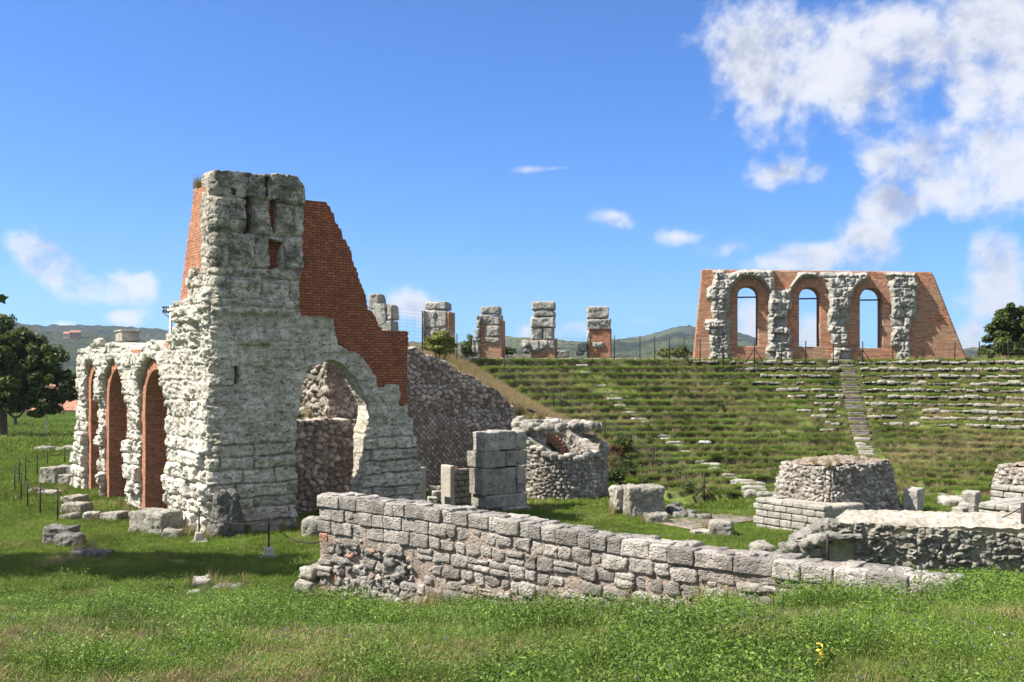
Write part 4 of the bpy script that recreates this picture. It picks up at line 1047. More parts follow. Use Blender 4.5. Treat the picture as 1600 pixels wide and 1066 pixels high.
fallen('flat_stone', 'flat rubbly stone sunk in the grass at the edge of the tree shadow', 107, 168, 861, 871, -8, .5, 15, rnd=.05, amp=.05, sink=.35, mat='dark_block')
fallen('stone_slab', 'upper flat slab of two beside the last chain post', 88, 126, 774, 791, -20, .8, 16, rnd=.07)
fallen('stone_slab', 'lower flat slab of two beside the last chain post, dark faced', 90, 134, 786, 804, -14, .7, 17, rnd=.07)
fallen('flat_stone', 'thin flat stone at the foot of the last chain post', 88, 117, 803, 813, -10, .5, 18, rnd=.04)
fallen('stone_block', 'smaller block left of the largest fallen block, with a pinkish face', 121, 152, 800, 814, 15, .6, 19, rnd=.06)
fallen('stone_block', 'low dark block touching the left end of the largest fallen block', 149, 192, 800, 815, -18, .6, 20, rnd=.06)
fallen('stone_block', 'squared pale block by the far chain posts at the left end of the arcade', 58, 92, 729, 759, -10, .9, 21, rnd=.06)
fallen('stone_slab', 'long slab reaching from the squared block to the arcade', 80, 117, 727, 746, -6, .9, 22, rnd=.06)
fallen('stone_block', 'small dark block at the right foot of the squared pale block', 90, 110, 742, 760, -10, .5, 23, rnd=.06)
fallen('flat_stone', 'left one of two flat stones among the chain posts', 39, 62, 764, 773, -8, .6, 24, rnd=.06)
fallen('flat_stone', 'right one of two flat stones among the chain posts', 56, 90, 766, 776, -8, .6, 25, rnd=.06)
fallen('boulder', 'low dark boulder farthest out on the lawn behind the chain posts', 52, 79, 698, 708, 0, 1.0, 26, rnd=.2)
fallen('boulder', 'grey boulder beside the farthest one on the lawn', 77, 98, 699, 707, 0, .9, 27, rnd=.2)
fallen('flat_stone', 'scatter of low pale stone just left of the far end of the arcade', 97, 114, 697, 706, 0, .8, 28, rnd=.1)
fallen('boulder', 'pitted pale boulder in the weeds near the left end of the long wall', 286, 326, 903, 922, 20, .5, 29, rnd=.14, mat='pale_block', amp=.06, sink=.2)
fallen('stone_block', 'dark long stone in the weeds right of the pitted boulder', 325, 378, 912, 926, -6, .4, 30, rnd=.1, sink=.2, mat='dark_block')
fallen('flat_stone', 'small pale stone in front of the pitted boulder in the weeds', 290, 312, 921, 931, 0, .35, 31, rnd=.08, mat='pale_block', sink=.25)
fallen('stone_block', 'half hidden block between the great arch and the end of the long wall', 468, 503, 809, 840, -10, .7, 32, rnd=.1)
fallen('stone_slab', 'narrow stone slab lying along the foot of the front wall behind the posts', 376, 440, 818, 834, 30, .5, 33, rnd=.06)
fallen('flat_stone', 'small cracked stone right of the largest fallen block', 250, 282, 828, 841, -10, .4, 34, rnd=.08)
fallen('stone_block', 'large weathered fallen block on the grass right of the round rubble wall', 975, 1041, 758, 809, 8, 1.2, 35, rnd=.14, amp=.07)
fallen('stone_block', 'rounded end block leaning on the left of the large weathered fallen block', 950, 978, 758, 797, 20, .7, 36, rnd=.2, amp=.06, Y=34.6)
fallen('stone_block', 'small dark block under the right end of the large weathered fallen block', 1008, 1044, 802, 819, 0, .5, 37, rnd=.06)
fallen('stone_block', 'stubby upright block alone on the grass beside the wooden deck', 1110, 1151, 814, 838, -12, .6, 38, rnd=.12)
fallen('flat_stone', 'flat stone left of the stubby block beside the wooden deck', 1081, 1112, 827, 836, 8, .5, 39, rnd=.06)
fallen('stone_block', 'dark stone showing behind the top of the long wall', 1180, 1212, 850, 866, 5, .5, 40, rnd=.06, Y=17.5)
fallen('stone_block', 'tall square cut block standing on the grass right of the podium', 1416, 1458, 763, 796, -37, .85, 41, mat='pale_block', rnd=.05, Y=33., amp=.02)
fallen('stone_block', 'square cut block with a dark side, between the tall square block and the stepped ruin', 1508, 1546, 768, 790, -37, .75, 42, mat='pale_block', rnd=.05, Y=32.8, amp=.02)
fallen('boulder', 'low rounded rock behind the kerb between the two square cut blocks', 1478, 1506, 777, 788, 0, .7, 43, mat='pale_block', rnd=.2, Y=34.5)
fallen('flat_stone', 'pale stone at the foot of the stepped ruin wall behind the long low rubble wall', 1500, 1530, 786, 812, -30, .5, 44, mat='pale_block', rnd=.1, Y=31.4)
for k, (px0, px1, py0, py1) in enumerate(((667, 690, 758, 766), (672, 691, 766, 776), (666, 684, 776, 788))):
    fallen('stone_block', ['long thin', 'squared', 'lowest'][k] + ' pale stone in the gap left of the concrete panel', px0, px1, py0, py1 + 4, 10, .4, 45 + k, mat='pale_block', rnd=.05, Y=37.2 - .4 * k)
mb = MB(); rr3 = random.Random(3)
for k in range(60):
    px = 1040 + 75 * rr3.random(); py = 792 + 20 * rr3.random()
    if py < 790 + (px - 1040) * .25: continue
    q = ray(px, py + 3, 25); s = rr3.uniform(.15, .3); rock(mb, q + [0, .2, .05 + .6 * max(0, (800 - py) / 40)], (s * 1.3, s, s), axes(rr3.uniform(0, 90)), 3000 + k, .06, .08, .04)
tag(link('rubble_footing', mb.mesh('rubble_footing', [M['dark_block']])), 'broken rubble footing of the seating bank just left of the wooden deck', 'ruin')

# wooden stage floor
mb = MB(); r4 = random.Random(4)
c0 = ray(1052, 825, 25); ex = np.array([.8, .6]); iy = np.array([-.6, .8])
for k in range(17):
    o8 = np.array([5.6, 31.2]) + iy * (k * .105); blk(mb, .02 * r4.random(), 3.6 + .02 * r4.random(), 0, .10, .02, .07, 800 + k, o8, .003, .006, .3, None)
part_ = tag(link('wooden_deck', mb.mesh('wooden_deck', [M['deck']])), 'low wooden deck of weathered boards on the grass left of the ashlar wall', 'deck')

# ------------------------------------------------------------------ rows of seat stones, stairs
def seat_row(k, t0, t1, gap, label, seed):
    r = random.Random(seed); t = t0; row = None
    while t < t1:
        L = r.uniform(.3, .9); dt = math.degrees(L / (RIM - DR * k))
        tc = t + dt / 2
        wob = float(.16 * noise3(tc * .16, (RIM - DR * (k + 1)) * .3, 0, 41) + .09 * noise3(tc * .55, (RIM - DR * (k + 1)) * .5, 4, 42))
        rad_ = RIM - DR * (k + .90 - wob)
        if r.random() > gap:
            z = float(bowl(np.array([rad_ + .12]), np.array([tc]))[0][0])
            p = (CX + rad_ * math.sin(rad(tc)), CY + rad_ * math.cos(rad(tc)), z - .075 + r.uniform(-.045, .01))
            if row is None: row = root('seat_row', label, 'seat row', 'rows of weathered seat stones', p)
            mb = MB(); rock(mb, p, (L - .02, r.uniform(.22, .36), r.uniform(.11, .19)), axes(-tc + r.uniform(-4, 4), r.uniform(-3, 3), r.uniform(-5, 5)), seed * 50 + int(t * 40), .08, .03, .05, 6)
            part('seat_stone', mb.mesh('seat_stone', [M['block']]), row)
        t += dt
ordn = ['topmost', 'second', 'third', 'fourth', 'fifth', 'sixth', 'seventh', 'eighth', 'ninth', 'tenth', 'eleventh']
for k in range(10): seat_row(k, 16.9, 50, .03 + .018 * k, ordn[k] + (' row' if k == 0 else ' row down') + ' of pale seat stones right of the stone stair', 60 + k)
for k, (t0, g) in enumerate([(0, .3), (4, .25), (6.5, .25), (2, .35), (7.5, .25), (8.5, .3), (7.5, .35), (8, .35), (9, .4), (11.5, .6), (9.5, .1)]):
    seat_row(k, t0, 14.6, g, ordn[k] + (' row' if k == 0 else ' row down') + ' of broken seat stones left of the stone stair', 80 + k)
st = root('stone_stair', 'long straight stone stair climbing the terraces to the foot of the three-arched wall', 'stair', None, tuple(bowl_pt(12, 15.7)))
n = 46
for k in range(n):
    r_ = RIM + .2 - (RIM - 13.5) * k / (n - 1); z = float(np.interp(r_, [RIM - DR * q for q in range(NROW, -1, -1)], [float(Zs(q)) for q in range(NROW, -1, -1)])) + .19
    lowp = sstep(.5, .75, np.array(k / n)); mb = MB()
    w = 1.02 - .25 * float(lowp); p = (CX + r_ * math.sin(rad(15.7)), CY + r_ * math.cos(rad(15.7)), z - .08 + .02 * _rnd(k))
    rock(mb, p, (w * (.9 + .15 * _rnd(k + 30)), .40, .2), axes(-15.7 + 4 * (_rnd(k + 9) - .5), 0, 3 * (_rnd(k + 19) - .5)), 4000 + k, .12, .03, .03)
    part('step', mb.mesh('step', [M['step_stone'] if k < 30 else M['block']]), st)
st = root('worn_stair', 'overgrown stair of scattered worn steps curving down the terraces above the wooden deck', 'stair', None, tuple(bowl_pt(9.5, -11)))
n = 42
for k in range(n):
    f = k / (n - 1); r_ = RIM - (RIM - 9.3) * f; th = -12.2 + .9 * f + .6 * (_rnd(k + 77) - .5)
    if _rnd(k + 5) < .12 and f < .8: continue
    z = float(np.interp(r_, [RIM - DR * q for q in range(NROW, -1, -1)], [float(Zs(q)) for q in range(NROW, -1, -1)])) + .21; mb = MB(); big = 1 + .6 * (f > .86)
    rock(mb, (CX + r_ * math.sin(rad(th)), CY + r_ * math.cos(rad(th)), z - .06), ((.55 + .35 * _rnd(k + 31)) * big, .45, .2), axes(-th + 14 * (_rnd(k + 8) - .5), 4 * (_rnd(k + 2) - .5), 0), 4200 + k, .1, .04, .035)
    part('step', mb.mesh('step', [M['pale_block']]), st)
row = root('seat_row', 'lowest row of dark seat blocks at the foot of the terraces near the deck', 'seat row', 'rows of weathered seat stones', tuple(bowl_pt(9.35, -5)))
for k in range(16):
    th = -17 + k * 1.75 * 2.2; r_ = 9.35; p = bowl_pt(r_, th)
    if _rnd(k + 900) < .2: continue
    mb = MB(); rock(mb, (p[0], p[1], .12), (.62 * (.6 + .5 * _rnd(k)), .4, .34), axes(-th), 4400 + k, .08, .08, .05)
    part('seat_stone', mb.mesh('seat_stone', [M['block']]), row)
fallen('flat_stone', 'pale flat stone lying on a terrace right of the worn stair', 1094, 1112, 689, 693, 0, .5, 50, mat='pale_block', Y=45.3, sink=.05)
mb = MB(); th = np.linspace(-24, 1.5, 60); k_ = 0
for a, b in zip(th[:-1], th[1:]):
    m_ = (a + b) / 2; rock(mb, (CX + (RIM + .25) * math.sin(rad(m_)), CY + (RIM + .25) * math.cos(rad(m_)), 5.72), (math.radians(b - a) * RIM + .0, .4, .26), axes(-m_), 4500 + k_, .14, .03, .02); k_ += 1
tag(link('kerb_edging', mb.mesh('kerb_edging', [M['block']])), 'dark stone kerb along the top edge of the terraces below the pillars', 'kerb')

# ------------------------------------------------------------------ pillars along the rim
def pillar(px0, px1, py0, py1, Y, courses, brick, label, extra=(), ang=0, depth=1.3, sd=0):
    base = pt((px0 + px1) / 2, py1, Y); base[1] += .5
    t = root('ruined_pillar', label, 'pillar', 'pillars left standing along the top of the terraces', tuple(base))
    mb = MB(); s = Y / FPX; a = axes(ang)
    X = lambda px: (px - 800) * s; Zp = lambda py: EYE + (HOR - py) * s
    cxm = (px0 + px1) / 2
    for j, (x0, x1, y0, y1) in enumerate(courses):
        c = np.array([X((x0 + x1) / 2) - base[0], 0, 0]) @ a
        rock(mb, (base[0] + c[0], base[1] + depth / 2 + c[1], (Zp(y0) + Zp(y1)) / 2), ((x1 - x0) * s - .02, depth * (.9 + .12 * _rnd(sd + j)), abs(Zp(y0) - Zp(y1)) - .02), a, sd * 100 + j, .07, .11, .06, maxn=22)
    part('stone_blocks', mb.mesh('stone_blocks', [M['far_stone']]), t)
    if brick:
        x0, x1, y0, y1 = brick; u0, u1 = X(x0), X(x1)
        e = (math.cos(rad(ang)), math.sin(rad(ang))); P = Plane((base[0], base[1] + .13), e)
        slab('brick_core', P, (u0 - base[0], u1 - base[0], Zp(y1) - .3, Zp(y0)), .12, None, depth * .82, flat(0.), [M['brick_far']], t, K=4)
    if extra:
        mb = MB()
        for j, (x0, x1, y0, y1) in enumerate(extra):
            rock(mb, (X((x0 + x1) / 2), base[1] + .35, (Zp(y0) + Zp(y1)) / 2), ((x1 - x0) * s, .7, abs(Zp(y0) - Zp(y1))), axes(ang), sd * 100 + 50 + j, .07, .2, .08)
        part('side_stones', mb.mesh('side_stones', [M['far_stone']]), t)
    return t
G = -14
pillar(574, 617, 457, 556, 60, [(574, 594, 457, 482), (577, 600, 480, 510), (584, 606, 473, 512), (605, 618, 474, 500), (584, 617, 500, 560)], None, 'pale broken pillar just right of the red brick slope, highest at its left', (), -16, 1.2, 31)
pillar(663, 702, 470, 560, 62, [(664, 701, 470, 484), (665, 684, 484, 512), (683, 701, 484, 512), (690, 701, 512, 520), (665, 690, 511, 532)], (662, 703, 487, 560), 'pillar with a rounded stone head standing behind the pale green shrub', [(660, 664, 484, 545)], -14, 1.3, 32)
pillar(743, 784, 477, 556, 65, [(752, 783, 477, 491), (751, 784, 491, 508), (757, 784, 508, 526), (760, 784, 526, 536)], (749, 785, 500, 556), 'pillar of stone over brick with pale stones stepping down its left side', [(744, 752, 491, 512), (737, 750, 528, 552), (741, 751, 512, 530)], -10, 1.3, 33)
pillar(828, 870, 470, 557, 67, [(832, 869, 470, 484), (836, 868, 484, 494), (831, 869, 494, 512), (832, 850, 512, 531), (850, 867, 512, 531), (845, 858, 531, 546), (858, 869, 531, 547), (830, 845, 531, 549)], (830, 869, 529, 558), 'tallest whole pillar of stacked pale blocks, with a lump of stone at its left foot', [(815, 829, 531, 543), (818, 830, 543, 553)], -7, 1.3, 34)
pillar(918, 956, 477, 558, 68, [(918, 954, 477, 498), (919, 957, 498, 516), (919, 924, 516, 540), (927, 946, 534, 544)], (920, 957, 513, 559), 'rightmost pillar, pale stone above red brick with a stone band across it', [(904, 918, 535, 548), (902, 914, 548, 556)], -4, 1.3, 35)
fallen('stone_block', 'low flat rubble lying right of the tallest pillar', 868, 890, 548, 556, 0, 1., 51, Y=70, mat='far_stone')
# ------------------------------------------------------------------ wall with three arches
TW = Plane((0., 69.2), (.989, -.15)); tw = root('arched_wall', 'long brick wall with three tall open arches and ragged pale stone piers, standing above the terraces', 'ruin', None, (22., 66., 5.6))
wall_o = sd_poly(TW.poly([(1097, 421), (1455, 425), (1460, 433), (1511, 562), (1512, 572), (1080, 572), (1083, 563)]))
ops = []
for (x0, x1, yt, yb) in ((1152.5, 1184, 447, 541), (1248.5, 1281, 449, 542), (1343.5, 1378.5, 450, 544)):
    a, b = TW.poly([(x0, yb)])[0], TW.poly([(x1, yt)])[0]; ops.append((a[0], b[0], a[1], b[1]))
osd = [sd_arch(*o_) for o_ in ops]
def sd_tw(U, V):
    s = wall_o(U, V)
    for o_ in osd: s = np.maximum(s, -o_(U, V))
    return s
slab('brick_wall', TW, (11.5, 30.9, 5.2, 12.2), .085, sd_tw, 1.5, lambda U, V: .03 * ero(U, V, .8, 201), [M['brick_far']], tw, K=5)
for (u0, u1, v0, vt) in ops:
    def sdr(U, V, a=u0, b=u1, t=vt, v0=v0): return np.maximum(np.maximum(sd_arch(a - .60, b + .60, v0 + 2.9, t + .62)(U, V), -sd_arch(a, b, v0 - 1, t)(U, V)), (v0 + 2.9) - V)
    class Ring:
        def __init__(s, c, vs): s.c, s.vs = c, vs
        def pos(s, u, v, d): return TW.pos(u, v, d)
    me = slab('arch_ring', TW, (u0 - .65, u1 + .65, v0 + 2.8, vt + .7), .06, sdr, .3, flat(.035), [M['arch_brick']], None, K=2, obj=False)
    # the bricks of the ring run towards its centre
    uv = me.uv_layers[0].data; c_, vs_ = (u0 + u1) / 2, vt - (u1 - u0) / 2
    L = np.zeros(len(uv) * 2, np.float32); uv.foreach_get('uv', L); L = L.reshape(-1, 2); dx, dy = L[:, 0] - c_, L[:, 1] - vs_
    th = np.arctan2(dx, np.maximum(dy, 1e-3)); L2 = np.where((dy > 0)[:, None], np.stack([np.hypot(dx, dy), th * 1.1], -1), L); uv.foreach_set('uv', L2.astype(np.float32).ravel())
    part('arch_ring', me, tw)
mb = MB()
for (u0, u1, v0, vt) in ops: zb = vt - (u1 - u0) / 2 - .02; q_ = lambda u_, z_: TW.pos(np.array([u_]), np.array([z_]), np.array([-.9]))[0]; bar(mb, q_(u0 - .1, zb), q_(u1 + .1, zb), .055); bar(mb, q_(u1 - .02, v0), q_(u1 - .02, zb), .025)
part('iron_tie', mb.mesh('iron_tie', [M['iron']]), tw)
z1 = lambda L: [(1070 + x / 6.271, 405 + y / 6.271) for x, y in L]; z2 = lambda L: [(1290 + x / 6.271, 405 + y / 6.271) for x, y in L]
piers = [z1([(268, 108), (385, 108), (388, 140), (430, 150), (500, 120), (520, 110), (870, 112), (872, 220), (885, 296), (1020, 296), (1040, 240), (1100, 165), (1110, 130), (1180, 128), (1290, 128), (1330, 200), (1240, 172), (1170, 178), (1110, 210), (1062, 270), (1045, 330), (1048, 400), (1050, 490), (1005, 520), (1000, 660), (1030, 690), (1035, 750), (1070, 760), (1070, 840), (960, 850), (1060, 880), (1058, 1010), (800, 1010), (800, 920), (815, 830), (820, 420), (818, 330), (780, 260), (720, 205), (640, 178), (560, 185), (500, 220), (460, 270), (440, 330), (440, 500), (400, 530), (400, 590), (440, 592), (442, 990), (230, 990), (250, 900), (245, 740), (205, 700), (205, 595), (280, 590), (275, 540), (262, 520), (262, 420), (215, 385), (225, 290), (275, 262), (285, 160)]),
         z2([(0, 125), (410, 135), (420, 190), (370, 212), (310, 262), (270, 330), (240, 390), (240, 505), (215, 520), (215, 600), (190, 640), (195, 712), (212, 740), (215, 850), (85, 855), (60, 820), (60, 740), (20, 700), (15, 620), (20, 520), (30, 480), (30, 320), (5, 230), (-60, 170), (-60, 128)]),
         z2([(88, 862), (258, 870), (230, 930), (232, 1000), (75, 1005), (62, 940)]),
         z2([(560, 130), (880, 135), (880, 210), (915, 270), (900, 330), (885, 370), (882, 470), (862, 560), (825, 590), (818, 700), (822, 850), (830, 1000), (720, 1010), (690, 980), (720, 870), (640, 850), (645, 760), (660, 700), (640, 660), (640, 340), (615, 260), (640, 200), (600, 170)])]
psd = [sd_poly(TW.poly(p)) for p in piers]
def sd_piers(U, V):
    s = psd[0](U, V)
    for p in psd[1:]: s = np.minimum(s, p(U, V))
    s = s + .10 * fbm(U * 2.0, V * 2.0, 0, 211, 3) - .03
    for o_ in ops: s = np.maximum(s, -sd_arch(o_[0] - .5, o_[1] + .5, o_[2] - .2, o_[3] + .5)(U, V))
    return s
t_lines = course_lines(5, 12.2, .45, .8, 12)
def h_piers(U, V):
    wu = U + .12 * fbm(U * 1.3, V * 1.3, 0, 212, 2); wv = V + .1 * fbm(U, V * 1.5, 5, 213, 2)
    dj, i, ci = ashlar(wu, wv, t_lines, .5, 1.1, 27, 0, 40)
    edge = sstep(0, -.22, sd_piers(U, V))
    plain = (i < .16)
    h = .10 + edge * (.26 + .26 * (i - .5)) * np.where(plain, .15, 1) + .05 * sstep(0, .12, dj) * edge + .12 * ero(U, V, 1.1, 214) + .12 * ero(U, V, 3, 215) * ~plain + .07 * ero(U, V, 8, 217) * ~plain + .12 * pits(U, V, 3, 216) * ~plain + .08 * pits(U, V, 6, 218) * ~plain - .06 * np.exp(-(dj / .05) ** 2)
    h += .22 * edge * sstep(8.2, 9.6, V)
    return np.maximum(h, .03), i, np.exp(-(dj / .06) ** 2) * .8
slab('stone_piers', TW, (11.8, 28.4, 5.3, 12.1), .045, sd_piers, .0, h_piers, [M['far_stone']], tw, K=4, jit=.05, jsc=2.2)

# ------------------------------------------------------------------ fences and barriers
def fence(name, label, pts, hts, braces=(), wires=7, lean=None, rp=.035, mesh=True, post_mat='iron'):
    t = root(name, label, 'fence', None, tuple(pts[0]))
    for k, (p, h) in enumerate(zip(pts, hts)):
        mb = MB(); bar(mb, p - np.array([0, 0, .3]), p + np.array([0, 0, h]), rp, n=6)
        if k in braces:
            for s in (-1, 1):
                d = np.array([.62 * s, 0, 0]); bar(mb, p + d - np.array([0, 0, .05]), p + np.array([0, 0, h * .62]), rp * .8)
        part('post', mb.mesh('post', [M[post_mat]]), t)
    if mesh:
        mb = MB()
        for a, b, ha, hb in zip(pts[:-1], pts[1:], hts[:-1], hts[1:]):
            for w in range(wires):
                f = .04 + .94 * w / (wires - 1); tube(mb, [a + [0, -.04, ha * f], b + [0, -.04, hb * f]], .0045, 3)
            L = np.linalg.norm(b - a); m = int(L / .35)
            for q in range(1, m): p0 = a + (b - a) * q / m; h = ha + (hb - ha) * q / m; tube(mb, [p0 + [0, -.04, .03], p0 + [0, -.04, h]], .0035, 3)
        part('wire_mesh', mb.mesh('wire_mesh', [M['wire']]), t)
    return t
P_ = lambda px, py, Y: pt(px, py, Y)
xs = [(1094, 564), (1130, 565), (1179, 566), (1221, 566), (1259, 567), (1302, 568), (1348, 568), (1395, 568), (1443, 569), (1492, 569), (1530, 568), (1575, 568), (1625, 568)]
fence('wire_fence', 'dark posts and wire netting running along the foot of the three-arched wall', [P_(x, y, 64.3) for x, y in xs], [1.42] * len(xs), (1, 2, 6))
xs = [(960, 558), (1000, 559), (1023, 560), (1046, 561), (1069, 562)]
fence('wire_fence', 'stretch of wire fence across the gap between the rightmost pillar and the arched wall', [P_(x, y, 66.5) for x, y in xs], [1.45] * len(xs))
xs = [(660, 548, 50, 2.0), (714, 562, 60, 1.55), (787, 562, 65, 1.4), (870, 559, 67.5, 1.35), (918, 559, 68.5, 1.3)]
fence('wire_fence', 'wire fence running past the pillars from the top of the dark rubble wall', [P_(x, y, Y) for x, y, Y, h in xs], [h for *_, h in xs])
xs = [(612, 545, 50, 1.8), (660, 548, 50.2, 1.9)]
fence('tall_fence', 'taller wire netting between the brick slope and the pale green shrub', [P_(x, y, Y) for x, y, Y, h in xs], [2.1, 2.0], wires=12)
xs = [(788, 590, 61.4), (865, 640, 55), (945, 690, 49.8), (1020, 739, 43.6), (1100, 788, 37.6)]
fence('post_line', 'line of thin dark posts going down the left edge of the terraces', [P_(x, y, Y) for x, y, Y in xs], [1.25, 1.25, 1.2, 1.15, 1.15], (4,), wires=3)
def chain_between(mb, a, b, sag=.22):
    t = np.linspace(0, 1, 14); p = a[None] + (b - a)[None] * t[:, None]; p[:, 2] -= sag * 4 * t * (1 - t); tube(mb, p, .014, 4)
def barrier(label, tops, loop, based=(), rp=.026):
    first = ray(tops[0][0], tops[0][2], 20); t = root('chain_barrier', label, 'barrier', None, tuple(first)); tp = []
    for k, (px, y0, y1) in enumerate(tops):
        g = ray(px, y1, 20); h = (y1 - y0) / FPX * g[1]; mb = MB(); bar(mb, g - np.array([0, 0, .2]), g + np.array([0, 0, h]), rp, n=8); tube(mb, [g + [0, 0, h], g + [0, 0, h + .03]], [rp * 1.3, rp * .4], 8)
        p = part('post', mb.mesh('post', [M['iron']]), t); tp.append(g + np.array([0, 0, h - .06]))
        if k in based:
            mb = MB(); rock(mb, g + np.array([0, 0, .13]), (.3, .3, .3), axes(20), 5000 + k, .05, .02, .005, taper=.35); rock(mb, g + np.array([0, 0, .0]), (.5, .45, .06), axes(20), 5010 + k, .05, .02, .005)
            part('concrete_foot', mb.mesh('concrete_foot', [M['concrete']]), p)
    for a, b in loop:
        mb = MB(); chain_between(mb, tp[a] if isinstance(a, int) else a, tp[b] if isinstance(b, int) else b); part('chain', mb.mesh('chain', [M['iron']]), t)
B = [(101, 701, 727), (74, 706, 729), (58, 710, 746), (40, 715, 756), (30, 720, 758), (23, 728, 772), (33, 740, 784), (43, 750, 794), (63, 756, 804), (90, 764, 815)]
barrier('thin dark posts joined by sagging chain around the blocks left of the arcade', B, [(i, i + 1) for i in range(len(B) - 1)] + [(9, pt(128, 778, 36.5)), (0, pt(117, 713, 47))])
barrier('two dark posts on concrete feet with a chain in front of the tall ruin', [(311, 794, 846), (420, 810, 871)], [(0, 1), (0, pt(352, 812, 29.3)), (1, pt(503, 846, 20.2))], (0, 1))
t = root('chain_post', 'short rusty post with a hanging chain in front of the dark recess', 'post', None, (0, 0, 0)); t.location = tuple(pt(1293, 872, 22.6))
mb = MB(); a = pt(1293, 880, 22.6); b_ = pt(1293, 835, 22.6); bar(mb, a - [0, 0, .3], b_, .035); part('post', mb.mesh('post', [M['iron']]), t)
mb = MB(); chain_between(mb, b_ - np.array([0, 0, .06]), pt(1337, 838, 24.0), .06); part('chain', mb.mesh('chain', [M['iron']]), t)
t = root('chain_post', 'rusty post at the right edge with a chain rising to it', 'post', None, tuple(pt(1598, 835, 24))); mb = MB(); a, b_ = pt(1599, 850, 24), pt(1599, 786, 24); bar(mb, a - [0, 0, .2], b_, .055); part('post', mb.mesh('post', [M['iron']]), t)
mb = MB(); chain_between(mb, b_ - np.array([0, 0, .08]), pt(1500, 818, 25.2), .15); part('chain', mb.mesh('chain', [M['iron']]), t)
fence('slope_post', 'single thin rusty post on the terraces at the right edge', [bowl_pt(9.8, 50), bowl_pt(9.8, 50)][:1], [1.3], mesh=False) if False else None

# ------------------------------------------------------------------ beyond the lawn
mb = MB(); a = gp_(73, 77) if False else np.array([(73 - 800) / FPX * 77, 77, float(gz((73 - 800) / FPX * 77, 77))]); bar(mb, a - [0, 0, .2], a + [0, 0, 1.75], .05, .045, 8); bar(mb, a + [0, 0, 1.75], a + [0, 0, 1.8], .055, .02, 8)
tag(link('white_post', mb.mesh('white_post', [M['white_paint']])), 'slim white post standing on the lawn under the large dark tree', 'post')
mast = root('floodlight_mast', 'tall sports floodlight mast behind the arcade, with two rows of lamps', 'floodlight mast', None, tuple(pt(267, 640, 150)))
mb = MB(); Ym = 150; ba, to = pt(267, 690, Ym), pt(267, 478, Ym); bar(mb, ba, to, .28, .2, 8); part('pole', mb.mesh('pole', [M['steel']]), mast)
mb = MB()
for y in (484, 488.5): bar(mb, pt(253, y, Ym), pt(272, y, Ym), .1)
bar(mb, pt(255, 489, Ym), pt(266, 497, Ym), .08); bar(mb, pt(272, 490, Ym), pt(267, 497, Ym), .08); part('crossbar', mb.mesh('crossbar', [M['steel']]), mast)
for y in (480.5, 486):
    for x in (255.5, 260, 264.5, 270):
        mb = MB(); c = pt(x, y, Ym); rock(mb, c, (.33, .4, .33), axes(0, 0, 25), int(x), .12, .1, .01); part('lamp', mb.mesh('lamp', [M['iron']]), mast)
mb = MB()
for x in (263.3, 264.6): bar(mb, pt(x, 690, Ym), pt(x, 500, Ym), .035, n=4)
for k in range(34): y = 502 + k * 4; bar(mb, pt(263.3, y, Ym), pt(264.6, y, Ym), .03, n=4)
part('ladder', mb.mesh('ladder', [M['steel']]), mast)
def house(label, cen, L, W_, hw, hr, ang, wallm='plaster', chim=False, wins=3, name='village_house'):
    t = root(name, label, 'house', None, tuple(cen)); A = axes(ang); c = np.array(cen)
    def tr(P): return np.asarray(P, float) @ A + c
    mb = MB(); x, y = L / 2, W_ / 2
    V = [(-x, -y, -2), (x, -y, -2), (x, y, -2), (-x, y, -2), (-x, -y, hw), (x, -y, hw), (x, y, hw), (-x, y, hw), (-x, 0, hw + hr - .1), (x, 0, hw + hr - .1)]
    mb.add(tr(V), [(0, 1, 5, 4), (1, 2, 6, 5), (2, 3, 7, 6), (3, 0, 4, 7)], [(4, 8, 7), (5, 6, 9)]); part('wall', mb.mesh('wall', [M[wallm]], False), t)
    mb = MB(); o = .5; s = hr / y
    for q in (-1, 1):
        P = [(-x - o, q * (y + o), hw - o * s), (x + o, q * (y + o), hw - o * s), (x + o, 0, hw + hr), (-x - o, 0, hw + hr)]; P += [(a_, b_, z_ + .22) for a_, b_, z_ in P]
        mb.add(tr(P), [(0, 1, 2, 3), (4, 5, 6, 7), (0, 1, 5, 4), (1, 2, 6, 5), (2, 3, 7, 6), (3, 0, 4, 7)])
    r_ = part('roof', mb.mesh('roof', [M['terracotta']], False), t)
    if chim: mb = MB(); rock(mb, tr([(x * .4, y * .3, hw + hr * .9)])[0], (.7, .7, 1.6), A, 6, .3, .03, .01); part('chimney', mb.mesh('chimney', [M['plaster']]), r_)
    for k in range(wins):
        mb = MB(); wx = -x + L * (k + .5) / wins; P = [(wx - .5, -y - .06, hw - 2), (wx + .5, -y - .06, hw - 2), (wx + .5, -y - .06, hw - .6), (wx - .5, -y - .06, hw - .6)]; P += [(a_, b_ + .1, z_) for a_, b_, z_ in P]
        mb.add(tr(P), [(0, 1, 2, 3), (0, 1, 5, 4), (1, 2, 6, 5), (2, 3, 7, 6), (3, 0, 4, 7)]); part('window', mb.mesh('window', [M['pane']], False), t)
hp = lambda px, py, Y: pt(px, py, Y)
house('long low house with the widest terracotta roof, beyond the lawn left of the arcade', hp(104, 655, 232) + [0, 0, .8], 22, 11, 1.6, 3.4, 4, wins=5)
house('gabled house with its dark gable showing above the long terracotta roof', hp(118, 640, 250), 9, 12, 4.2, 2.6, 80, 'terracotta', True, 2)
house('smaller terracotta house half hidden by the large tree crown', hp(74, 648, 240), 9, 8, 1.6, 2.4, -20, wins=2)
house('low house seen under the tree crown at the far left', hp(17, 650, 238), 11, 9, 2.2, 3., 10, wins=3)
house('pale house rising behind the long terracotta roof', hp(92, 625, 275), 9, 8, 4.0, 2.2, 20, chim=True, wins=2)
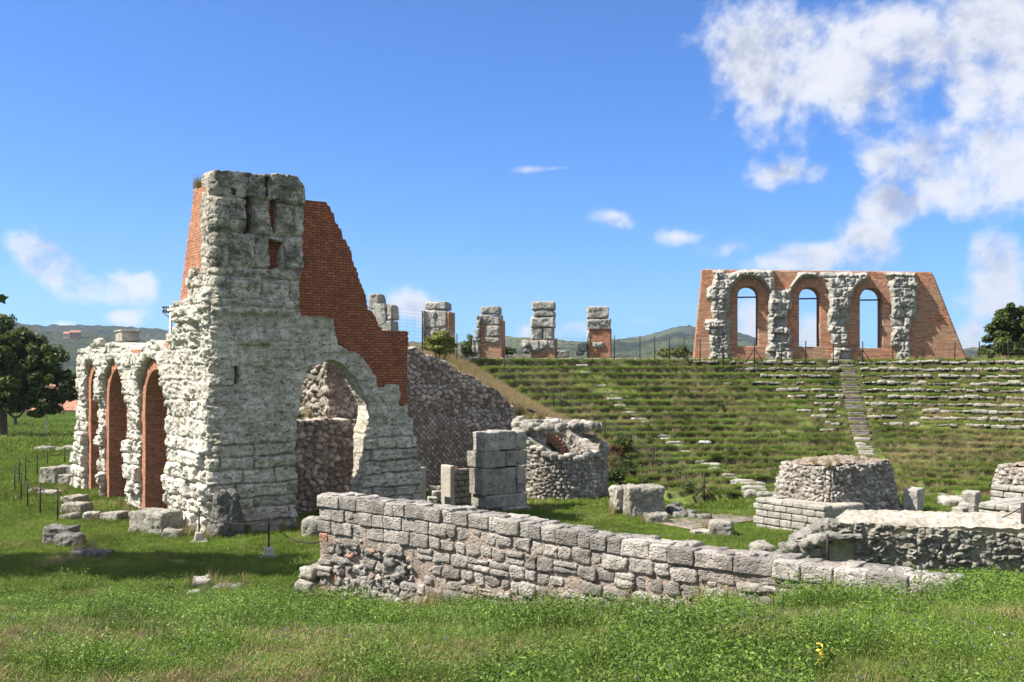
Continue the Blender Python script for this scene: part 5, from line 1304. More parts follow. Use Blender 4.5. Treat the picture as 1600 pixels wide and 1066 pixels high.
for k, (px, py, L, lab) in enumerate(((44, 525, 8, 'small pink house on the left of the wooded hill'), (111, 527, 8, 'pale house in a clearing on the wooded hill'), (123.5, 527.5, 10, 'pink house beside the pale one on the wooded hill'), (57, 529, 7, 'tiny house low in the trees of the wooded hill'))):
    c = hill_at(px, py + 4); house(lab, c + np.array([0, -6, 2.5]), L, 6, 3.6, 2.0, 8 * k, 'terracotta' if k in (0, 2) else 'plaster', wins=3, name='hill_house')

# ------------------------------------------------------------------ the walker and the dog far out on the lawn, a bird on the wall
def skinned(name, verts, edges, radii, mat, parent, sub=1):
    me = bpy.data.meshes.new(name); me.from_pydata([tuple(v) for v in verts], edges, []); o = part(name, me, parent)
    me.materials.append(mat)
    sk = o.modifiers.new('skin', 'SKIN')
    for v, r in zip(me.skin_vertices[0].data, radii): v.radius = (r, r) if np.isscalar(r) else r
    me.skin_vertices[0].data[0].use_root = True
    if sub: o.modifiers.new('sub', 'SUBSURF').levels = sub; o.modifiers['sub'].render_levels = sub
    return o
pp = pt(85, 649, 200); g = float(gz(pp[0], pp[1])); B0 = np.array([pp[0], pp[1], g])
person = root('person', 'distant person in a dark jacket and pale trousers walking a dog on the far lawn', 'person', None, tuple(B0))
j = {'pel': (0, 0, .92), 'chest': (0, 0, 1.3), 'neck': (0, 0, 1.48), 'head': (0, -.02, 1.6), 'top': (0, 0, 1.72), 'hl': (-.1, 0, .88), 'kl': (-.13, -.1, .48), 'al': (-.13, -.02, .08), 'tl': (-.13, -.2, .04), 'hr': (.1, 0, .88), 'kr': (.12, .03, .48), 'ar': (.12, .2, .1), 'tr': (.12, .05, .04),
     'sl': (-.19, 0, 1.4), 'el': (-.26, .08, 1.13), 'wl': (-.25, -.03, .9), 'fl': (-.25, -.08, .8), 'sr': (.19, 0, 1.4), 'er': (.27, -.05, 1.13), 'wr': (.3, -.22, 1.0), 'fr': (.3, -.3, .97)}
ks = list(j); ix = {k: i for i, k in enumerate(ks)}
Rr = {'pel': .13, 'chest': .15, 'neck': .06, 'head': .1, 'top': .07, 'hl': .09, 'kl': .065, 'al': .045, 'tl': .035, 'hr': .09, 'kr': .065, 'ar': .045, 'tr': .035, 'sl': .065, 'el': .048, 'wl': .035, 'fl': .03, 'sr': .065, 'er': .048, 'wr': .035, 'fr': .03}
E = [(ix[a], ix[b]) for a, b in (('pel', 'chest'), ('chest', 'neck'), ('neck', 'head'), ('head', 'top'), ('pel', 'hl'), ('hl', 'kl'), ('kl', 'al'), ('al', 'tl'), ('pel', 'hr'), ('hr', 'kr'), ('kr', 'ar'), ('ar', 'tr'), ('chest', 'sl'), ('sl', 'el'), ('el', 'wl'), ('wl', 'fl'), ('chest', 'sr'), ('sr', 'er'), ('er', 'wr'), ('wr', 'fr'))]
skinned('body', [B0 + np.array(j[k]) for k in ks], E, [Rr[k] for k in ks], M['skin'], person)
def sub(keys, edges, grow, name, mat):
    i2 = {k: i for i, k in enumerate(keys)}; skinned(name, [B0 + np.array(j[k]) for k in keys], [(i2[a], i2[b]) for a, b in edges], [Rr[k] * grow + .012 for k in keys], mat, person)
sub(['pel', 'chest', 'sl', 'el', 'wl', 'sr', 'er', 'wr'], [('pel', 'chest'), ('chest', 'sl'), ('sl', 'el'), ('el', 'wl'), ('chest', 'sr'), ('sr', 'er'), ('er', 'wr')], 1.12, 'jacket', M['cloth_dark'])
sub(['pel', 'hl', 'kl', 'al', 'hr', 'kr', 'ar'], [('pel', 'hl'), ('hl', 'kl'), ('kl', 'al'), ('pel', 'hr'), ('hr', 'kr'), ('kr', 'ar')], 1.1, 'trousers', M['cloth_pale'])
mb = MB(); rock(mb, B0 + np.array([0, .025, 1.67]), (.22, .23, .2), axes(0), 3, .05, .1, .01); part('hair', mb.mesh('hair', [M['hair']]), person)
pd = pt(96, 649, 200); D0 = np.array([pd[0], pd[1], float(gz(pd[0], pd[1]))])
dog = root('dog', 'small brown dog beside the distant walker', 'dog', None, tuple(D0))
dv = [(0, 0, .42), (.28, 0, .44), (.42, 0, .5), (.5, 0, .62), (.62, 0, .66), (.76, 0, .62), (-.3, 0, .43), (-.48, 0, .52), (-.62, 0, .6), (.3, .08, .25), (.3, .09, .03), (.3, -.08, .25), (.33, -.09, .03), (-.28, .09, .28), (-.36, .09, .16), (-.34, .09, .03), (-.28, -.09, .28), (-.36, -.09, .16), (-.32, -.09, .03), (.6, .06, .76), (.6, -.06, .76)]
de = [(0, 1), (1, 2), (2, 3), (3, 4), (4, 5), (0, 6), (6, 7), (7, 8), (1, 9), (9, 10), (1, 11), (11, 12), (6, 13), (13, 14), (14, 15), (6, 16), (16, 17), (17, 18), (4, 19), (4, 20)]
skinned('body', [D0 + np.array(v) for v in dv], de, [.12, .14, .12, .085, .085, .04, .11, .03, .018, .045, .028, .045, .028, .06, .035, .028, .06, .035, .028, .025, .025], M['fur'], dog)
bp = pt(829, 647, 41.9); bird = root('bird', 'small dark pigeon perched on the rim of the round rubble wall', 'bird', None, tuple(bp))
skinned('body', [bp + np.array(v) for v in ((0, 0, .13), (-.08, 0, .17), (-.13, 0, .22), (-.18, 0, .215), (.1, 0, .1), (.22, 0, .06))], [(0, 1), (1, 2), (2, 3), (0, 4), (4, 5)], [.07, .055, .035, .012, .05, .025], M['feather'], bird)
mb = MB(); [bar(mb, bp + np.array([0, s * .03, -.06]), bp + np.array([0, s * .03, .1]), .008, n=4) for s in (-1, 1)]; part('legs', mb.mesh('legs', [M['skin']]), bird)
# ------------------------------------------------------------------ grass and weeds (instanced tufts), trees and shrubs
TUFTS = bpy.data.collections.new('tuft_sources')
_tn = [0]
def blades(mb, r, n, foot, h0, h1, w, lean=.5, m=0):
    a = r.uniform(0, 2 * PI, n); d = foot * np.sqrt(r.uniform(0, 1, n)); b = np.stack([np.cos(a) * d, np.sin(a) * d, np.full(n, -.02)], -1)
    h = r.uniform(h0, h1, n); la = r.uniform(0, 2 * PI, n); ln = r.uniform(0, lean, n) * h
    o = np.stack([np.cos(la) * ln, np.sin(la) * ln, h], -1); wa = r.uniform(0, 2 * PI, n)
    s = np.stack([np.cos(wa), np.sin(wa), np.zeros(n)], -1) * (w * r.uniform(.6, 1.3, n))[:, None]
    mid = b + o * np.array([.38, .38, .62])
    V = np.stack([b - s, b + s, mid + s * .8, mid - s * .8, b + o], 1).reshape(-1, 3)
    k = np.arange(n)[:, None] * 5
    mb.add(V, k + np.array([[0, 1, 2, 3]]), k + np.array([[3, 2, 4]]), tint=np.repeat(r.uniform(0, 1, n), 5), m=m)
def leaflets(mb, r, n, foot, h0, h1, size, m=0, flat=.5, stemk=True):
    a = r.uniform(0, 2 * PI, n); d = foot * np.sqrt(r.uniform(0, 1, n)); h = r.uniform(h0, h1, n)
    c = np.stack([np.cos(a) * d, np.sin(a) * d, h], -1); leaf_quads(mb, r, c, size, flat, m)
def leaf_quads(mb, r, c, size, flat=.5, m=0, tint=None, nrm=None):
    n = len(c)
    N = r.normal(0, 1, (n, 3)) * np.array([1, 1, .6]); N[:, 2] = np.abs(N[:, 2]) + flat
    if nrm is not None: N = N * .6 + nrm
    N /= np.linalg.norm(N, axis=1, keepdims=True)
    A = np.cross(N, r.normal(0, 1, (n, 3))); A /= np.maximum(np.linalg.norm(A, axis=1, keepdims=True), 1e-6); B = np.cross(N, A)
    s = (size * r.uniform(.55, 1.25, n))[:, None]
    V = np.stack([c - A * s, c + B * s * .5 + N * s * .15, c + A * s, c - B * s * .5 + N * s * .15], 1).reshape(-1, 3)
    k = np.arange(n)[:, None] * 4
    mb.add(V, k + np.array([[0, 1, 2, 3]]), tint=np.repeat(r.uniform(0, 1, n) if tint is None else tint, 4), m=m)
def source(mb, mats):
    me = mb.mesh('tuft_%02d' % _tn[0], mats, smooth=False); o = bpy.data.objects.new('tuft_%02d' % _tn[0], me); TUFTS.objects.link(o); _tn[0] += 1
def RS(s): return np.random.RandomState(s)
for s in range(3):                                   # 0-2 short lawn
    mb = MB(); blades(mb, RS(s), 70, .17, .025, .075, .0035, .8); source(mb, [M['lawn']])
for s in range(3):                                   # 3-5 meadow grass with some straw
    mb = MB(); r = RS(10 + s); blades(mb, r, 60, .15, .03, .13, .0036, 1.2); blades(mb, r, 14, .14, .02, .13, .0026, 1.4, 1); source(mb, [M['meadow'], M['straw']])
for s in range(3):                                   # 6-8 clover and vetch
    mb = MB(); r = RS(20 + s); leaflets(mb, r, 110, .15, .015, .115, .0095); blades(mb, r, 26, .15, .04, .14, .0034, .9, 1)
    if s == 2: leaflets(mb, r, 4, .14, .09, .14, .008, 2)
    source(mb, [M['clover'], M['meadow'], M['petal']])
for s in range(2):                                   # 9-10 dry straw patch
    mb = MB(); r = RS(30 + s); blades(mb, r, 60, .15, .015, .11, .003, 1.4); blades(mb, r, 22, .15, .03, .1, .003, .8, 1); source(mb, [M['straw'], M['meadow']])
for s in range(2):                                   # 11-12 tall dry grass
    mb = MB(); r = RS(40 + s); blades(mb, r, 46, .16, .25, .62, .006, .55); blades(mb, r, 20, .16, .15, .4, .006, .6, 1); source(mb, [M['straw_far'], M['meadow']])
for s in range(2):                                   # 13-14 coarse far turf
    mb = MB(); r = RS(50 + s); blades(mb, r, 60, .34, .05, .2, .014, 1.0); source(mb, [M['lawn']])
mb = MB(); r = RS(60); leaflets(mb, r, 60, .16, .03, .2, .05, flat=.9); source(mb, [M['dark_leaf']])        # 15 broad weed
mb = MB(); r = RS(61); blades(mb, r, 8, .1, .1, .2, .003, .5); leaflets(mb, r, 9, .16, .12, .24, .011, 1); source(mb, [M['meadow'], M['petal_white']])   # 16 white flowers
mb = MB(); r = RS(62); leaflets(mb, r, 150, .19, .02, .2, .0105, flat=.7); leaflets(mb, r, 2, .2, .12, .22, .007, 1); blades(mb, r, 20, .18, .06, .2, .003, .9, 0); source(mb, [M['clover'], M['petal']])  # 17 taller alfalfa

def scatter(name, P, pick, tone, shade, scl, seed=0, tilt=.15):
    n = len(P); r = RS(seed); me = bpy.data.meshes.new(name)
    me.vertices.add(n); me.vertices.foreach_set('co', np.asarray(P, np.float32).ravel())
    def at(k, typ, v): a = me.attributes.new(k, typ, 'POINT'); a.data.foreach_set('value', v)
    at('rz', 'FLOAT', r.uniform(0, 6.283, n).astype(np.float32)); at('rx', 'FLOAT', r.normal(0, tilt, n).astype(np.float32)); at('ry', 'FLOAT', r.normal(0, tilt, n).astype(np.float32))
    at('size', 'FLOAT', np.asarray(scl, np.float32)); at('pick', 'INT', np.asarray(pick, np.int32)); at('tone', 'FLOAT', np.asarray(tone, np.float32)); at('shade', 'FLOAT', np.asarray(shade, np.float32))
    o = link(name, me); o['kind'] = 'stuff'
    g = bpy.data.node_groups.new(name, 'GeometryNodeTree')
    g.interface.new_socket('Geometry', in_out='INPUT', socket_type='NodeSocketGeometry'); g.interface.new_socket('Geometry', in_out='OUTPUT', socket_type='NodeSocketGeometry')
    N = g.nodes.new; gi, go = N('NodeGroupInput'), N('NodeGroupOutput'); inst = N('GeometryNodeInstanceOnPoints'); ci = N('GeometryNodeCollectionInfo')
    ci.inputs['Collection'].default_value = TUFTS; ci.inputs['Separate Children'].default_value = True; ci.inputs['Reset Children'].default_value = True
    def na(k, t='FLOAT'):
        x = N('GeometryNodeInputNamedAttribute'); x.data_type = t; x.inputs['Name'].default_value = k; return x.outputs['Attribute']
    cx = N('ShaderNodeCombineXYZ'); L = g.links.new
    for i, k in enumerate(('rx', 'ry', 'rz')): L(na(k), cx.inputs[i])
    L(gi.outputs[0], inst.inputs['Points']); L(ci.outputs[0], inst.inputs['Instance']); inst.inputs['Pick Instance'].default_value = True
    L(na('pick', 'INT'), inst.inputs['Instance Index']); L(cx.outputs[0], inst.inputs['Rotation']); L(na('size'), inst.inputs['Scale']); L(inst.outputs[0], go.inputs[0])
    md = o.modifiers.new('tufts', 'NODES'); md.node_group = g
    return o
def in_view(x, y, m=1.5): return (np.abs(x) < .65 * y + m)
FGW = FG_PLANE
def off_wall(x, y, m=.05):
    dx, dy = x - FGW.o[0], y - FGW.o[1]; u = dx * FGW.e[0] + dy * FGW.e[1]; d = dx * FGW.n[0] + dy * FGW.n[1]
    return ~((u > -.1) & (u < 11.9) & (d > -.62 - m) & (d < m))
# meadow in front
r = RS(101); n = 56000
y = np.sqrt(r.uniform(2.5 ** 2, 22 ** 2, n)); x = r.uniform(-.66, .66, n) * y + r.uniform(-1.6, 1.6, n)
k = off_wall(x, y) & (r.uniform(0, 1, n) < np.interp(y, [3, 9, 16, 22], [1, 1, .75, .6])); x, y = x[k], y[k]; n = len(x)
cl = fbm(x * .55, y * .55, 0, 201, 3) + .25 * fbm(x * 2.2, y * 2.2, 0, 202, 2); dr = fbm(x * .7, y * .7, 5, 203, 4); rr = r.uniform(0, 1, n)
fine = sstep(19, 23, y + 1.5 * fbm(x * .5, y * .5, 1, 204, 2)) * (x < -2)          # the mown lawn starts behind the slope on the left
pick = np.where(cl + .7 * (rr - .5) > .05, r.randint(6, 9, n), r.randint(3, 6, n))
c3 = fbm(x * 1.7, y * 1.7, 0, 205, 3); tall = (c3 > .2) & (rr < .5); pick = np.where(tall, 17, pick)
pick = np.where((dr > .12) & (rr < .75), r.randint(9, 11, n), pick)
pick = np.where((rr > .9998), 15, pick); pick = np.where((rr > .986) & (rr < .989) & (x > 1), 16, pick)
pick = np.where((rr > .9965) & (dr > .05), 11, pick)
pick = np.where(fine > r.uniform(0, 1, n), r.randint(0, 3, n), pick)
tone = np.clip(.12 + dr * .9 + r.normal(0, .12, n), 0, 1); shade = np.clip(.5 + cl * .6 + r.normal(0, .3, n), 0, 1)
hs = np.interp(y, [3, 12, 22], [.95, 1.15, 1.1]) * r.uniform(.6, 1.25, n); hs = np.where(pick == 11, hs * .38, hs); hs = np.where(pick == 17, hs * (1.0 + 1.6 * np.clip(c3 - .2, 0, .4)), hs * .88) * np.interp(y, [4, 9], [.72, 1])
scatter('grass_meadow', np.stack([x, y, gz(x, y)], -1), pick, tone, shade, hs, 1, .12)
# lawn from the slope foot to the field, left of and around the ruins
r = RS(102); n = 112000
y = np.sqrt(r.uniform(20 ** 2, 62 ** 2, n)); x = r.uniform(-.7, .66, n) * y
g = gz(x, y); rr_, th = polar(x, y); k = in_view(x, y) & ((g < 1.3) | (rr_ > 60)) & ~((th > thL(rr_)) & (rr_ < 41) & (rr_ > 9.5))
k &= off_wall(x, y)
x, y, g = x[k], y[k], g[k]; n = len(x)
dr = fbm(x * .35, y * .35, 8, 213, 4); tone = np.clip(.12 + dr * .9 + r.normal(0, .1, n), 0, 1)
big = y > 36
pick = np.where(big, r.randint(13, 15, n), r.randint(0, 3, n)); pick = np.where((r.uniform(0, 1, n) < .07) & (y < 45), r.randint(3, 6, n), pick)
scatter('grass_lawn', np.stack([x, y, g], -1), pick, tone, np.clip(.5 + .5 * fbm(x * .6, y * .6, 2, 214, 3) + r.normal(0, .15, n), 0, 1),
        np.where(big, .65, 1.2) * r.uniform(.6, 1.3, n), 2, .2)
# far field
r = RS(103); n = 38000
y = np.sqrt(r.uniform(60 ** 2, 225 ** 2, n)); x = -y * r.uniform(.28, .74, n)
dr = fbm(x * .06, y * .12, 8, 223, 4)
scatter('grass_field', np.stack([x, y, gz(x, y)], -1), r.randint(13, 15, n), np.clip(.15 + dr * .8 + r.normal(0, .1, n), 0, 1), np.clip(.5 + .7 * fbm(x * .1, y * .2, 2, 224, 3) + r.normal(0, .15, n), 0, 1),
        r.uniform(.7, 1.5, n) * 1.3, 3, .2)
# turf on the terraces: thickest along the lips of the steps
r = RS(104); n = 150000
R_ = np.sqrt(r.uniform(9 ** 2, 41 ** 2, n)); T_ = r.uniform(-30, 62, n)
lipk = r.uniform(0, 1, n) < .24
kk = np.floor(r.uniform(0, NROW, n)) + r.uniform(.62, .86, n)
wob = .16 * noise3(T_ * .16, R_ * .3, 0, 41) + .09 * noise3(T_ * .55, R_ * .5, 4, 42)
R_ = np.where(lipk, RIM - DR * (kk - wob), R_)
keep = (T_ > thL(R_) - 1.2) & (np.abs(R_ * np.radians(T_ - 15.7)) > .62) & ((np.abs(R_ * np.radians(T_ + 12)) > .16))
R_, T_, lipk = R_[keep], T_[keep], lipk[keep]
zb, ris = bowl(R_, T_); q_ = (ris < .3); R_, T_, lipk, zb = R_[q_], T_[q_], lipk[q_], zb[q_]; x = CX + R_ * np.sin(np.radians(T_)); y = CY + R_ * np.cos(np.radians(T_))
v = in_view(x, y); x, y, zb, R_, T_, lipk = x[v], y[v], zb[v], R_[v], T_[v], lipk[v]; n = len(x)
dr = fbm(x * .28, y * .28, 3, 231, 4) + .3 * sstep(14, 24, T_) * (R_ < 26); rr = r.uniform(0, 1, n)
pick = np.where(lipk, r.randint(3, 6, n), r.randint(13, 15, n)); pick = np.where((dr > .12) & (rr < .4), r.randint(9, 11, n), pick); pick = np.where((rr > .985), r.randint(11, 13, n), pick); pick = np.where((rr < .0015), 15, pick)
hs = np.where(pick < 9, 1.25, np.where(pick >= 13, .58, 1.1)) * r.uniform(.6, 1.2, n); hs = np.where((pick == 11) | (pick == 12), .75, hs); hs = np.where(pick == 15, 1.3, hs)
scatter('grass_terraces', np.stack([x, y, zb], -1), pick, np.clip(.10 + dr * 1.0 + r.normal(0, .12, n), 0, 1), np.clip(.5 + .6 * fbm(x * .5, y * .5, 6, 232, 3) + r.normal(0, .2, n), 0, 1), hs, 4, .25)
# tall dry grass on the bank between the terraces and the retaining wall, and on the wall tops
r = RS(105); n = 60000
x = r.uniform(-8, 9, n); y = r.uniform(36, 66, n); g = gz(x, y); R_, T_ = polar(x, y); dl = R_ * np.radians(thL(R_) - T_)
k = (dl > -.6) & (g > .25) & in_view(x, y) & (R_ < 41) & (r.uniform(0, 1, n) < np.where(dl < 3, .8, .35)); x, y, g, dl = x[k], y[k], g[k], dl[k]; n = len(x)
pick = np.where(r.uniform(0, 1, n) < .62, r.randint(11, 13, n), r.randint(3, 6, n)); dark = (y < 47) & (x > 1.5)
pick = np.where(dark & (r.uniform(0, 1, n) < .6), 15, pick)
hs = np.where(pick >= 11, 1.0, 1.7) * r.uniform(.5, 1.2, n) * np.where(dl < .3, .6, 1); hs = np.where(pick == 15, 1.6 * r.uniform(.5, 1.1, n), hs)
scatter('grass_bank', np.stack([x, y, g], -1), pick, np.clip(.65 + r.normal(0, .2, n) - .4 * dark, 0, 1), np.clip(.5 + r.normal(0, .2, n), 0, 1), hs, 5, .25)
def tufts_on(name, pts, picks, size, seed, tone=.5):
    r = RS(seed); n = len(pts)
    scatter(name, pts, np.array([picks[i % len(picks)] for i in range(n)]), np.clip(tone + r.normal(0, .15, n), 0, 1), np.clip(.5 + r.normal(0, .2, n), 0, 1), size * r.uniform(.5, 1.3, n), seed, .3)

PLACE_TUFTS = []
# ---- trees
def limb(mb, r, a, d, L, rad0, depth, tips, spread=.6, up=.1):
    n = 5; pts = [np.array(a, float)]; d = np.array(d, float)
    for i in range(n):
        d = d + r.normal(0, .12, 3) + np.array([0, 0, up * .3]); d /= np.linalg.norm(d); pts.append(pts[-1] + d * L / n)
    tube(mb, pts, np.linspace(rad0, rad0 * .5, n + 1), 7 if rad0 > .08 else 5)
    if depth == 0: tips.append(pts[-1]); return
    for i in range(r.randint(2, 4)):
        dd = d + r.normal(0, spread, 3) + np.array([0, 0, up]); dd /= np.linalg.norm(dd)
        limb(mb, r, pts[r.randint(3, n + 1)], dd, L * r.uniform(.32, .45), rad0 * .5, depth - 1, tips, spread, up)
def crown_mesh(name, lobes, nleaf, size, mat, seed, gaps=.25, cl=.26):
    """leaves gathered in many clumps on and inside the lobes; lobes = (cx,cy,cz,rx,ry,rz)"""
    r = RS(seed); mb = MB(); vol = np.array([l[3] * l[4] * l[5] for l in lobes]) ** .75; vol /= vol.sum()
    for l, f in zip(lobes, vol):
        c = np.array(l[:3]); R3 = np.array(l[3:6]); m = max(5, int(26 * (f * len(lobes)) ** .5))
        d = r.normal(0, 1, (m, 3)); d /= np.linalg.norm(d, axis=1, keepdims=True); rr = r.uniform(gaps, 1.02, m) ** .6
        cen = c + d * rr[:, None] * R3; per = max(6, int(nleaf * f / m))
        for k in range(m):
            cr = R3 * cl * r.uniform(.7, 1.5); q = r.normal(0, 1, (per, 3)); q /= np.linalg.norm(q, axis=1, keepdims=True); q *= (r.uniform(.15, 1, per) ** .5)[:, None]
            tone = np.clip(r.uniform(0, 1) * .6 + r.uniform(0, .5, per), 0, 1)
            leaf_quads(mb, r, cen[k] + q * cr * np.array([1, 1, .75]), size, .35, 0, tone, q * .9)
    return mb.mesh(name, [mat], smooth=False)
def tree(name, label, base, h_trunk, r_trunk, lobes, nleaf, size, mat, seed, cat='tree', group=None, depth=2, lean=(0, 0, 1), L=2.2):
    t = root(name, label, cat, group, tuple(base)); r = RS(seed); mb = MB(); tips = []
    pts = [np.array(base) + np.array([0, 0, -.3])]; d = np.array(lean, float); d /= np.linalg.norm(d)
    for i in range(5): pts.append(pts[-1] + d * (h_trunk + .3) / 5 + r.normal(0, .02, 3) * h_trunk * .3)
    tube(mb, pts, [r_trunk * 1.45, r_trunk * 1.05, r_trunk, r_trunk * .95, r_trunk * .9, r_trunk * .8], 10)
    for l in lobes:
        tgt = np.array(l[:3]); dd = tgt - pts[-1]; Ld = np.linalg.norm(dd)
        limb(mb, r, pts[-1 - (r.randint(0, 2))], dd / max(Ld, .01), max(.4, Ld * .62), r_trunk * .42, depth, tips, .5)
    part('trunk', mb.mesh('trunk', [M['bark']]), t)
    part('crown', crown_mesh('crown', lobes, nleaf, size, mat, seed + 1), t)
    return t
def gp(px, Y): x = (px - 800) / FPX * Y; return np.array([x, Y, float(gz(x, Y))])
def lob(L, Y, dep=.8):
    """lobes from picture ellipses (px, py, rx, ry, dY)"""
    out = []
    for (px, py, rx, ry, dy) in L:
        y = Y + dy; out.append((*pt(px, py, y), rx / FPX * y, (rx + ry) / 2 * dep / FPX * y, ry / FPX * y))
    return out
tree('broadleaf_tree', 'large dark leafy tree at the edge of the lawn left of the arcade', gp(3, 77), 2.6, .42,
     lob([(5, 568, 55, 56, 0), (58, 572, 42, 50, 0), (85, 605, 32, 36, -1), (30, 533, 34, 24, 0), (-30, 545, 60, 60, 1), (60, 628, 34, 22, -1), (-5, 610, 48, 32, -1), (100, 590, 18, 20, 0), (62, 538, 16, 14, 0)], 77), 34000, .20, M['oak_leaf'], 300)
# the tree just outside the picture whose shade lies on the lawn and whose twigs reach in at the left edge
tree('shade_tree', 'near tree of which only leafy twigs reach in at the left edge of the sky', (-18.5, 24.0, float(gz(-18.5, 24.))), 3.4, .26,
     [(-19.5, 23.6, 9.6, 4.0, 2.2, 2.4), (-17.0, 23.4, 10.2, 3.2, 2.0, 2.2), (-15.0, 23.3, 10.8, 2.2, 1.7, 1.5), (-22.5, 24, 8.6, 3.2, 2.3, 2.2), (-15.6, 23.6, 8.2, 2.4, 1.6, 1.2), (-12.75, 24, 8.1, .5, .4, .35), (-12.75, 24, 6.8, .45, .4, .22)], 20000, .15, M['oak_leaf'], 310)
# a pruned, forked trunk with a loose low crown
t = root('forked_tree', 'small pruned tree with a forked bare trunk beside the large dark tree', 'tree', None, tuple(gp(24, 112)))
mb = MB(); q = lambda px, py, y=112: pt(px, py, y)
tube(mb, [q(24, 668), q(24.5, 660), q(23.5, 653)], [.2, .17, .17], 8); tube(mb, [q(23.5, 653), q(16, 648), q(11, 640), q(8, 632)], [.15, .13, .11, .08], 7); tube(mb, [q(24, 653), q(32, 649), q(37, 643), q(41, 634)], [.15, .12, .1, .07], 7)
part('trunk', mb.mesh('trunk', [M['bark']]), t)
part('crown', crown_mesh('crown', lob([(18, 636, 22, 9, 0), (40, 630, 22, 12, 0), (2, 628, 20, 12, 0)], 112), 2600, .3, M['lime_leaf'], 320), t)
tree('spreading_tree', 'rounded green tree behind the far right end of the three-arched wall', gp(1590, 84), 3.0, .3,
     lob([(1598, 520, 48, 44, 0), (1560, 545, 30, 26, 0), (1630, 525, 50, 50, 0), (1583, 492, 22, 20, 0), (1545, 556, 20, 14, -1), (1575, 562, 34, 14, -1), (1616, 500, 30, 26, 0)], 84), 30000, .20, M['oak_leaf'], 330)
def shrub(name, label, base, lobes, nleaf, size, mat, seed, group=None, cat='shrub'):
    t = root(name, label, cat, group, tuple(base)); r = RS(seed); mb = MB()
    for l in lobes:
        for k in range(4):
            tip = np.array(l[:3]) + r.normal(0, .35, 3) * np.array(l[3:6]); mid = (np.array(base) + tip) / 2 + r.normal(0, .08, 3)
            tube(mb, [np.array(base) + r.normal(0, .05, 3) * np.array([1, 1, 0]), mid, tip], [.022, .014, .006], 5)
    part('stems', mb.mesh('stems', [M['bark']]), t); part('leaves', crown_mesh('leaves', lobes, nleaf, size, mat, seed + 1, .1, .3), t); return t
def gz1(p): return np.array([p[0], p[1], float(gz(p[0], p[1]))])
shrub('garden_shrub', 'pale green bushy shrub in front of the pillar above the rubble wall', gz1(pt(690, 552, 52)), lob([(688, 530, 17, 15, 0), (673, 536, 11, 15, 0), (703, 538, 11, 14, 0), (688, 545, 22, 9, 0)], 52), 11000, .06, M['shrub_leaf'], 340)
shrub('dark_shrub', 'dark green bush behind the fence between the second and third pillars', gz1(pt(735, 556, 70)), lob([(735, 540, 12, 16, 0), (727, 548, 10, 10, 0)], 70), 1600, .1, M['oak_leaf'], 345)
shrub('low_shrub', 'low dark bush growing at the right foot of the third pillar', gz1(pt(793, 556, 70)), lob([(795, 549, 14, 7, 0)], 70), 900, .1, M['oak_leaf'], 346)
shrub('hedge_shrub', 'rounded bush behind the wire fence left of the three-arched wall', gz1(pt(1052, 560, 78)), lob([(1052, 552, 28, 9, 0), (1070, 549, 12, 8, 0)], 78), 1600, .12, M['lime_leaf'], 347)
shrub('reddish_shrub', 'reddish brown shrub on the bank right of the round rubble wall', gz1(pt(962, 735, 45.5)), lob([(958, 712, 16, 18, 0), (948, 722, 10, 10, 0), (972, 722, 10, 9, 0)], 45.5), 2600, .065, M['red_leaf'], 348)
shrub('leafy_shrub', 'dark green shrub above the reddish one on the grassy bank', gz1(pt(975, 715, 46.5)), lob([(973, 696, 14, 16, 0), (985, 708, 14, 12, 0)], 46.5), 2200, .065, M['oak_leaf'], 349)
shrub('bramble_shrub', 'dark bramble spilling down the bank behind the large fallen block', gz1(pt(985, 745, 43)), lob([(975, 742, 22, 12, 0), (1000, 752, 18, 10, 0), (955, 752, 14, 12, 0)], 43), 3200, .06, M['dark_leaf'], 350)

shrub('brown_shrub', 'brown dying growth on the bank just above the large fallen block', gz1(pt(1005, 768, 41.5)), lob([(1000, 770, 24, 9, 0), (1030, 782, 22, 8, -.6), (975, 764, 16, 10, 0)], 41.5), 3600, .06, M['brown_leaf'], 351)
shrub('brown_shrub', 'brown dying growth running down to the rubble footing by the deck', gz1(pt(1062, 795, 39.5)), lob([(1058, 793, 24, 8, 0), (1085, 800, 18, 6, -.5)], 39.5), 2600, .06, M['brown_leaf'], 352)
# ------------------------------------------------------------------ grass on the ruins, and the air
r = RS(401)
def patch(cx, cy, z, rx, ry, n, ang=0):
    a = r.uniform(-1, 1, n) * rx; b = r.uniform(-1, 1, n) * ry; c, s = math.cos(rad(ang)), math.sin(rad(ang))
    return np.stack([cx + a * c - b * s, cy + a * s + b * c, np.full(n, z)], -1)
q = co2 + np.array([.8, .6]) * 1.2 + np.array([-.6, .8]) * 1.0
tufts_on('grass_podium', np.concatenate([patch(q[0], q[1], 2.0, .9, .7, 26, 36.9), patch(co2[0] + 1.8, co2[1] + 2.6, 2.0, 1., .4, 10, 36.9)]), [11, 12, 9, 10, 3], .55, 402, .8)
pts = []
for k in range(90):
    u = r.uniform(-.3, 5.2); px_top = np.interp(u, [0, 1.5, 2.6, 4, 5.3], [5.95, 5.5, 5.0, 4.4, 3.2])
    p = RW.pos(np.array([u]), np.array([px_top - .1]), np.array([-.35 - .3 * r.uniform()]))[0]; pts.append(p)
tufts_on('grass_wall_top', np.array(pts), [11, 12, 3, 4], .7, 403, .7)
top = []
for (px, py, n, Y) in ((312, 292, 9, 31.6),):
    for k in range(n): top.append(pt(px + r.uniform(-5, 5), py + 2, Y))
tufts_on('grass_ruin_top', np.array(top), [11, 12], .8, 404, .8)
tufts_on('grass_ledge', np.array([P2.pos(np.array([u]), np.array([3.28]), np.array([-.5 - .9 * r.uniform()]))[0] for u in r.uniform(1.2, 5.5, 60)]), [3, 11, 15, 4, 9], .9, 405, .5)
